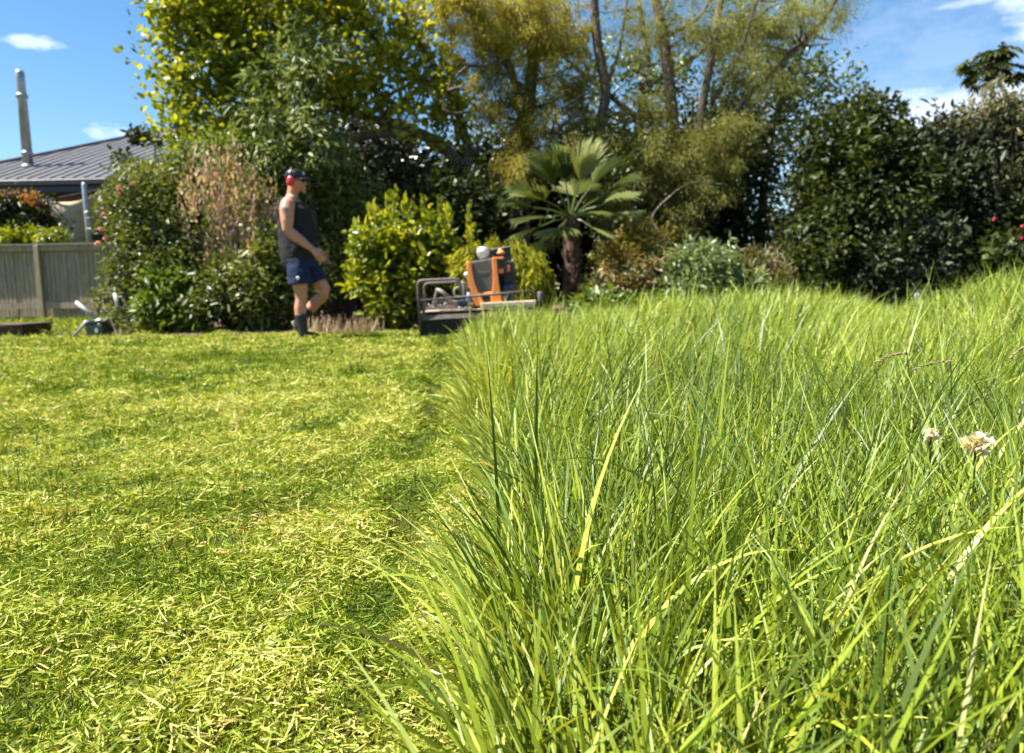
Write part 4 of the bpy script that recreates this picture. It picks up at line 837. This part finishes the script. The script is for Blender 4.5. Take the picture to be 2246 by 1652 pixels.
# shorts
mb = MB(); mb.loft([(-.025, 0, .95, .160, .172), (-.02, 0, .87, .178, .185), (-.01, 0, .80, .175, .187), (-.0, 0, .77, .14, .165)], 32)
mb.tube([(-.015, -.088, .86), (-.0, -.10, .76), (.01, -.105, .67), (.012, -.105, .60)], [.112, .118, .124, .128], 20)
mb.tube([(.0, .088, .86), (.06, .10, .77), (.115, .105, .68), (.145, .105, .615)], [.112, .116, .12, .122], 20)
sh = mb.build('shorts', navy, man, smooth=True, remesh=.010, smooth_it=2)
dm = sh.modifiers.new('creases', 'DISPLACE'); dm.texture = tx; dm.strength = .018; dm.mid_level = .5
mb = MB()
for k in (-1, 0, 1): mb.ball((.03 + k * .011, -.236, .672 - .004 * abs(k)), (.0065, .006, .011), 8, 6)
mb.ball((.03, -.236, .656), (.018, .006, .0045), 10, 6); mb.build('embroidered_mark', whitem, man, smooth=True)
# cap, ear muffs, sunglasses
mb = MB(); mb.loft([(-.012, 0, 1.705, .103, .084), (-.012, 0, 1.74, .105, .086), (-.014, 0, 1.775, .096, .079), (-.016, 0, 1.80, .070, .058), (-.018, 0, 1.812, .03, .025)], 24); mb.ball((-.018, 0, 1.812), .009, 8, 6)
cap = mb.build('cap', blackm, man, smooth=True)
Vb = []; Fb = []; nb = 12
for i in range(nb + 1):
    a_ = -1.15 + 2.3 * i / nb
    for r_, dz in ((0, 0), (.5, .006), (1, -.004)):
        Vb.append((.075 * math.cos(a_) + .012 + r_ * .085 * math.cos(a_ * .75), .080 * math.sin(a_), 1.722 + dz - .018 * abs(math.sin(a_)) ** 2 - .012 * r_))
for i in range(nb):
    for j in range(2): k = i * 3 + j; Fb.append((k, k + 1, k + 4, k + 3))
mb = MB(); mb.add(Vb, Fb); br_ = mb.build('cap_brim', blackm, cap, smooth=True); sm = br_.modifiers.new('t', 'SOLIDIFY'); sm.thickness = .004
mb = MB(); mb.box((.085, 0, 1.762), (.004, .05, .03)); mb.build('cap_patch', whitem, cap)
mf = []
mb = MB(); mb.tube([(-.03 - .0 * t_, .092 * math.cos(t_), 1.70 + .135 * math.sin(t_)) for t_ in np.linspace(.0, math.pi, 15)], .009, 8); hbd = mb.build('ear_muffs', blackm, man, smooth=True)
for s_ in (-1, 1):
    mb = MB(); rt_ = Matrix.Rotation(math.pi / 2, 3, 'X'); mb.ball((-.03, s_ * .108, 1.672), (.042, .026, .056), 18, 12); mb.build('ear_cup', redm, hbd, smooth=True)
mb = MB(); 
for s_ in (-1, 1): mb.ball((.082, s_ * .033, 1.683), (.016, .034, .020), 12, 8); mb.tube([(.07, s_ * .064, 1.687), (-.0, s_ * .082, 1.69)], .004, 6)
mb.tube([(.095, -.01, 1.688), (.095, .01, 1.688)], .004, 6); mb.build('sunglasses', glassm, man, smooth=True)
# boots
mb = MB(); mb.tube([(.0, -.10, .285), (.005, -.10, .22), (.015, -.10, .13), (.02, -.10, .07)], [.066, .060, .052, .050], 16)
mb.tube([(-.02, -.10, .055), (.05, -.10, .055), (.13, -.10, .045), (.19, -.10, .037)], [.045, .05, .044, .030], 14); mb.build('boot', bootm, man, smooth=True, remesh=.007, smooth_it=3)
mb = MB(); mb.tube([(.05, .105, .335), (.0, .105, .29), (-.05, .105, .24), (-.085, .105, .205)], [.062, .056, .05, .048], 16)
mb.tube([(-.105, .105, .215), (-.085, .105, .16), (-.04, .105, .10), (.0, .105, .055)], [.044, .05, .044, .028], 14); bt = mb.build('boot', bootm, man, smooth=True, remesh=.007, smooth_it=3)
mb = MB(); mb.tube([(-.148, .105, .205), (-.12, .105, .145), (-.085, .105, .09), (-.03, .105, .035)], [.02, .022, .02, .016], 10); mb.build('sole', solem, bt, smooth=True)

# ================================================================== MOWER
MY = 7.9; mc = P(1000, 742, MY); S_ = 1283.0
orange = mat('orange_paint', (.92, .27, .06), .35, nscale=12, noise=.15, spec=.5)
greyp = mat('dusty_grey_panel', (.135, .115, .095), .6, nscale=14, col2=(.085, .072, .06))
steel = mat('bare_dark_steel', (.125, .10, .085), .6, .1, nscale=10, noise=.3)
dusty = mat('dust_covered_steel', (.62, .47, .34), .85, nscale=10, col2=(.30, .23, .17))
chrome = mat('bright_metal', (.80, .78, .74), .38, .55, nscale=8, noise=.2)
blackp = mat('black_panel', (.026, .020, .016), .5, noise=.4)
rub = mat('rubber_flap', (.030, .022, .016), .85, nscale=30, noise=.5)
bluem = mat('blue_housing', (.018, .024, .06), .4, noise=.3)
bluel = mat('blue_cylinder', (.28, .32, .50), .35, noise=.2)
hosem = mat('grey_hose', (.30, .27, .24), .6, noise=.3)
cx0 = P((1000 + 950 / 5.615) * .8984, 742, MY).x
mower = thing('remote_slope_mower', 'wide remote-controlled mower with orange frame, grey engine cover and rubber flaps', 'mower', (cx0, MY, float(ground(-.6, MY))))
X = lambda x: (x - 950) / S_
Z = lambda y, x=950: (1400 - y) / S_ - (x - 950) / S_ * .022      # take the camera roll out
def mpart(name, m, fn, parent=mower, **k): mb = MB(); fn(mb); return mb.build(name, m, parent, **k)
wL, wR = X(150), X(1760)
# deck: sheet with lip, tub shape
def f(mb):
    mb.box(((wL + wR) / 2, .28, Z(1040)), (wR - wL - .03, .62, .012))
    mb.box((wL + .02, .28, Z(1120)), (.015, .62, .12)); mb.box((wR - .02, .28, Z(1120)), (.015, .62, .12)); mb.box(((wL + wR) / 2, .58, Z(1110)), (wR - wL - .05, .015, .11))
mpart('deck', dusty, f, bevel=.003)
mpart('deck_front', mat('grimy_brown_steel', (.17, .13, .10), .75, nscale=14, col2=(.09, .07, .055)), lambda mb: mb.box(((wL + wR) / 2, -.055, Z(1118)), (wR - wL - .02, .016, .055), rot=Matrix.Rotation(-.25, 3, 'X')))
mpart('deck_lip', steel, lambda mb: mb.tube([(wL + .02, -.06, Z(1140)), (wR - .02, -.06, Z(1140))], .011, 8))
def f(mb):
    mb.box((X(440), -.0, Z(1005) + .012), (.30, .12, .022), bev=.006)
mpart('deck_plate', dusty, f)
mpart('deck_plate', dusty, lambda mb: mb.box((X(1380), .03, Z(985)), (.60, .14, .055), bev=.008))
# rubber flaps
def f(mb):
    rs = random.Random(4); x = wL + .02
    while x < wR - .05:
        w = .052; h = Z(1150) - .012 + rs.uniform(-.006, .004); mb.box((x + w / 2, -.05 + rs.uniform(-.004, .004), .012 + h / 2), (w * .94, .007, h), rot=Matrix.Rotation(rs.uniform(-.05, .05), 3, 'X')); x += w
    y = -.03
    while y < .55:
        for xx in (wL + .005, wR - .005): mb.box((xx, y + .025, .012 + .085), (.007, .048, .17)); 
        y += .052
    mb.box(((wL + wR) / 2, .1, .09), (wR - wL - .1, .02, .14))
mpart('rubber_flaps', rub, f)
def f(mb): mb.tube([(wL + .06, .12, .075), (wR - .06, .12, .075)], .062, 18)
mpart('roller', steel, f, smooth=False)
# tracks under the machine (mostly hidden)
for xx in (X(900), X(1480)):
    def f(mb, xx=xx):
        pts = []
        for k in range(25):
            a_ = 2 * math.pi * k / 24; pts.append((xx, .72 + .34 * math.cos(a_), .15 + .13 * math.sin(a_)))
        for i in range(24):
            p, q = Vector(pts[i]), Vector(pts[i + 1]); c = (p + q) / 2; d = (q - p); mb.box(c, (.16, d.length * .95, .022), rot=Matrix.Rotation(math.atan2(d.z, d.y), 3, 'X'))
        mb.box((xx, .72, .15), (.10, .5, .16), bev=.03)
    mpart('track', rub, f)
mpart('chassis', steel, lambda mb: mb.box((X(1190), .68, .27), (.62, .70, .12), bev=.02))
# hoop guard on the left
def bend(pts, r=.045):
    out = [Vector(pts[0])]
    for i in range(1, len(pts) - 1):
        a, b, c = Vector(pts[i - 1]), Vector(pts[i]), Vector(pts[i + 1]); u = (a - b).normalized() * r; v = (c - b).normalized() * r
        for k in range(6): t_ = k / 5; out.append((b + u) * (1 - t_) ** 2 + b * 2 * t_ * (1 - t_) + (b + v) * t_ ** 2)
    return out + [Vector(pts[-1])]
mpart('guard_hoop', steel, lambda mb: mb.tube(bend([(X(168), -.07, Z(1300)), (X(168), -.07, Z(612)), (X(735), -.07, Z(612)), (X(745), -.07, Z(860))], .06), .0155, 12), smooth=True)
mpart('guard_hoop', steel, lambda mb: mb.tube(bend([(X(168), .50, Z(1200)), (X(168), .50, Z(640)), (X(735), .50, Z(640)), (X(745), .50, Z(1000))], .06), .014, 12), smooth=True)
mpart('guard_upright', steel, lambda mb: mb.box((X(225), -.05, Z(960)), (.032, .03, .24), bev=.004))
mpart('cross_bar', blackp, lambda mb: mb.tube(bend([(X(190), -.10, Z(872, 190) - .02), (X(1700), -.10, Z(835) + .01), (X(1760), -.10, Z(900)), (X(1765), -.06, Z(1040))], .05), .0125, 10), smooth=True)
mpart('side_post', steel, lambda mb: mb.tube([(X(1815), .0, Z(1100)), (X(1815), .0, Z(850)), (X(1815), .0, Z(835))], [.03, .03, .022], 14), smooth=True)
# orange shell: two curved side arms round a grey cover
def arm(mb, s):
    if s < 0: outl = [(838, 400), (860, 376), (900, 386), (910, 540), (932, 680), (972, 790), (1015, 860), (1055, 990), (930, 990), (890, 900), (866, 760), (840, 620), (834, 500)]
    else: outl = [(1180, 360), (1202, 338), (1244, 346), (1252, 540), (1262, 700), (1278, 850), (1295, 995), (1140, 995), (1138, 880), (1162, 790), (1182, 680), (1186, 540)]
    mb.prism([(X(a_), Z(b_)) for a_, b_ in outl], .02, .10)
for s in (-1, 1): mpart('side_arm', orange, lambda mb, s=s: arm(mb, s), bevel=.008)
mpart('arm_brace', orange, lambda mb: mb.box((X(1075), .06, Z(835)), (.20, .05, .045), bev=.01))
mpart('engine_cover', greyp, lambda mb: mb.prism([(X(a_), Z(b_)) for a_, b_ in ((902, 385), (1190, 352), (1192, 560), (1185, 690), (1165, 790), (980, 815), (935, 700), (905, 560))], .045, .30), bevel=.012)
# faint pressed badge on the cover
mpart('cover_badge', dusty, lambda mb: [mb.box((X(1050) + k * .012, .043, Z(535) + .003 * (k % 2)), (.008, .003, .006)) for k in range(-5, 6)] + [mb.box((X(1050), .043, Z(562)), (.09, .003, .003))])
mpart('inner_brace', blackp, lambda mb: mb.prism([(X(a_), Z(b_)) for a_, b_ in ((1010, 875), (1150, 870), (1150, 960), (1060, 965))], .05, .12))
# engine block behind
mpart('engine', blackp, lambda mb: (mb.box((X(1060), .48, Z(600)), (.34, .34, .34), bev=.03), mb.box((X(1060), .45, Z(850)), (.40, .42, .22), bev=.02)))
mpart('rear_panel', blackp, lambda mb: mb.prism([(X(a_), Z(b_)) for a_, b_ in ((905, 240), (1445, 160), (1450, 350), (1490, 400), (1500, 760), (1420, 780), (915, 600))], .66, .675), bevel=.003)
mpart('panel_edge', galv, lambda mb: mb.tube([(X(1150), .655, Z(190)), (X(1445), .655, Z(160))], .004, 6))
def f(mb): mb.loft([(X(1060), .30, Z(345), .035, .035), (X(1058), .30, Z(325), .058, .058), (X(1056), .30, Z(290), .066, .066), (X(1055), .30, Z(262), .069, .069), (X(1055), .30, Z(255), .071, .071), (X(1055), .30, Z(235), .071, .071), (X(1055), .30, Z(228), .068, .068), (X(1055), .30, Z(200), .064, .064), (X(1055), .30, Z(182), .048, .048), (X(1055), .30, Z(174), .02, .02)], 28)
mpart('air_filter', chrome, f, smooth=True)
def f(mb): mb.loft([(X(1305), .28, Z(300), .02, .02), (X(1305), .28, Z(285), .045, .045), (X(1305), .28, Z(262), .045, .045), (X(1305), .28, Z(250), .03, .03), (X(1298), .28, Z(230), .022, .022), (X(1298), .28, Z(212), .018, .018)], 20)
mpart('warning_light', orange, f, smooth=True)
mpart('light_stand', blackp, lambda mb: mb.box((X(1305), .28, Z(325)), (.075, .05, .05), bev=.008))
mpart('side_box', blackp, lambda mb: mb.box((X(1292), .20, Z(450)), (.075, .16, .17), bev=.012))
mpart('side_bracket', orange, lambda mb: mb.box((X(1290), .11, Z(355)), (.075, .03, .022), bev=.004))
mpart('side_bracket', orange, lambda mb: mb.box((X(1298), .10, Z(530)), (.055, .03, .05), bev=.008))
mpart('fuel_cap', orange, lambda mb: mb.loft([(X(1392), .25, Z(540), .02, .02), (X(1392), .25, Z(525), .022, .022), (X(1392), .25, Z(465), .021, .021), (X(1392), .25, Z(450), .014, .014)], 14), smooth=True)
mpart('battery_box', blackp, lambda mb: mb.box((X(1400), .36, Z(640)), (.13, .22, .20), bev=.02))
mpart('blue_motor', bluem, lambda mb: mb.box((X(1385), .22, Z(830)), (.135, .18, .19), bev=.025))
mpart('light_bar', galv, lambda mb: mb.box((X(1440), .3, Z(395)), (.08, .015, .018), bev=.003))
mpart('ball_knob', chrome, lambda mb: (mb.ball((X(822), .05, Z(560)), .028, 14, 10), mb.tube([(X(825), .05, Z(570)), (X(850), .08, Z(700))], .008, 8)), smooth=True)
mpart('blue_cylinder', bluel, lambda mb: mb.tube([(X(848), -.02, Z(800)), (X(840), -.02, Z(870)), (X(838), -.02, Z(950))], [.017, .022, .02], 14), smooth=True)
mpart('hydraulic_hose', hosem, lambda mb: mb.tube(bend([(X(330), .1, Z(960)), (X(370), .06, Z(860)), (X(420), .04, Z(715)), (X(520), .02, Z(800)), (X(590), .08, Z(860))], .05), .013, 10), smooth=True)
mpart('hydraulic_hose', hosem, lambda mb: mb.tube([(X(700) + .045 * math.cos(a_), .05, Z(790) + .05 * math.sin(a_)) for a_ in np.linspace(.3, 5.2, 18)], .012, 10), smooth=True)
mpart('hydraulic_hose', hosem, lambda mb: mb.tube(bend([(X(280), .02, Z(930)), (X(330), .02, Z(985)), (X(440), .04, Z(985)), (X(560), .05, Z(905)), (X(700), .06, Z(920)), (X(880), .08, Z(990))], .04), .010, 8), smooth=True)
mpart('link_rod', hosem, lambda mb: mb.tube([(X(400), .0, Z(730)), (X(560), .02, Z(850))], .014, 10), smooth=True)
mpart('spring_unit', steel, lambda mb: (mb.loft([(X(395), .05, Z(950), .035, .035), (X(395), .05, Z(930), .05, .05), (X(395), .05, Z(870), .045, .045), (X(395), .05, Z(860), .02, .02)], 18)), smooth=True)
mpart('spring_post', steel, lambda mb: mb.tube([(X(770), .05, Z(1000)), (X(770), .05, Z(640))], .022, 12), smooth=True)
def f(mb):
    for k in range(7): mb.tube([(X(770) + .026 * math.cos(a_), .05 + .026 * math.sin(a_), Z(660 + k * 26) - .0025 * a_) for a_ in np.linspace(0, 6.28, 12)], .004, 5)
mpart('coil_spring', hosem, f)
mpart('valve_block', bluem, lambda mb: mb.box((X(760), .02, Z(935)), (.12, .1, .06), bev=.01))
def f(mb):
    for xx, yy in ((720, 1000), (790, 1010), (850, 1020)): mb.ball((X(xx), -.01, Z(yy)), (.024, .02, .018), 12, 8)
mpart('pipe_fitting', chrome, f, smooth=True)
mpart('lift_linkage', steel, lambda mb: (mb.box((X(600), .2, Z(930)), (.30, .05, .05), rot=Matrix.Rotation(.3, 3, 'Y'), bev=.01), mb.box((X(640), .3, Z(980)), (.4, .25, .05), bev=.01)))
mower.rotation_euler = (0, R(-1.6), 0)

# ================================================================== TUB WITH TUBES, BOX, STAKE
gtub = mat('dark_grey_plastic', (.12, .118, .125), .5, noise=.2, nscale=6)
tube_m = mat('dull_grey_tube', (.40, .38, .38), .5, .2, noise=.2)
cy_ = 9.85; tp_ = P(208, 735, cy_)
cart = thing('garden_cart', 'small dark grey plastic cart tub with bare metal tube handles at the shrub edge', 'garden cart', (tp_.x, cy_, float(ground(tp_.x, cy_))))
px2m = cy_ / FPX
lx = lambda p: (p - 208) * px2m; lz = lambda p: (737 - p) * px2m
mb = MB(); mb.loft([(.0, .12, .015, .095, .11), (0, .12, .21, .122, .15), ], 4); 
mb = MB(); mb.box((0, .12, .10), (.205, .26, .185), taper=1.12, bev=.02); tub = mb.build('tub', gtub, cart)
mb = MB(); mb.box((0, .12, .215), (.25, .31, .04), bev=.01); mb.build('rim', gtub, tub)
mb = MB(); mb.tube([(lx(222), -.04, lz(700)), (lx(200), -.05, lz(678)), (lx(178), -.05, lz(658))], [.022, .024, .026], 12); mb.build('handle_tube', tube_m, cart, smooth=True)
mb = MB(); mb.tube([(lx(195), -.02, lz(699)), (lx(190), -.03, lz(706)), (lx(163), -.06, lz(736))], [.020, .020, .018], 12); mb.build('leg_tube', tube_m, cart, smooth=True)
mb = MB(); mb.tube([(lx(216), -.05, lz(699)), (lx(232), -.05, lz(697))], .02, 12); mb.ball((lx(224), -.05, lz(707)), .02, 12, 8); mb.build('clamp', chrome, cart, smooth=True)
mb = MB(); mb.box((lx(216), -.035, lz(720)), (.04, .02, .07), bev=.006); mb.build('catch', chrome, cart)
mb = MB(); mb.tube([(lx(262) + .085 * math.cos(a_), .25, lz(658) + .105 * math.sin(a_)) for a_ in np.linspace(0, 2 * math.pi, 25)], .025, 10, cap=False); wh = mb.build('wheel', bootm, cart, smooth=True)
mb = MB(); mb.tube([(lx(240), .22, lz(640)), (lx(252), .22, lz(700))], .03, 10); mb.tube([(lx(262), .2, lz(700)), (lx(290), .22, lz(672)), (lx(305), .22, lz(668))], .010, 8); mb.build('fork', tube_m, cart, smooth=True)
planter_m = mat('dark_brown_timber', (.075, .035, .02), .8, nscale=6, col2=(.035, .018, .012), stretch=(1, 5, 5))
b0 = P(-60, 735, 9.9); b1 = P(42, 735, 9.9)
pl = thing('timber_planter', 'dark brown timber box at the left edge below the fence', 'box', ((b0.x + b1.x) / 2, 10.0, 0)); w = b1.x - b0.x
for k in range(2):
    mb = MB(); mb.box((0, 0, .035 + k * .075), (w, .04, .072), bev=.005); mb.box((0, .6, .035 + k * .075), (w, .04, .072), bev=.005); mb.box((w / 2 - .02, .3, .035 + k * .075), (.04, .55, .072), bev=.005); mb.build('board_course', planter_m, pl)
mb = MB(); mb.box((0, .29, .165), (w + .04, .68, .03), bev=.006); mb.build('top_frame', planter_m, pl)
stm = mat('pale_blue_paint', (.28, .36, .40), .6, noise=.2)
q = P(2012, 646, 9.6); root = thing('garden_stake', 'short pale blue stake standing behind the long grass at the dark shrubs', 'stake', (q.x, 9.6, 0))
mb = MB(); mb.box((0, 0, q.z / 2), (.065, .04, q.z), bev=.006); mb.build('stake_body', stm, root)
mb = MB(); mb.box((0, 0, q.z + .012), (.045, .03, .024), taper=.5); mb.build('stake_tip', stm, root)
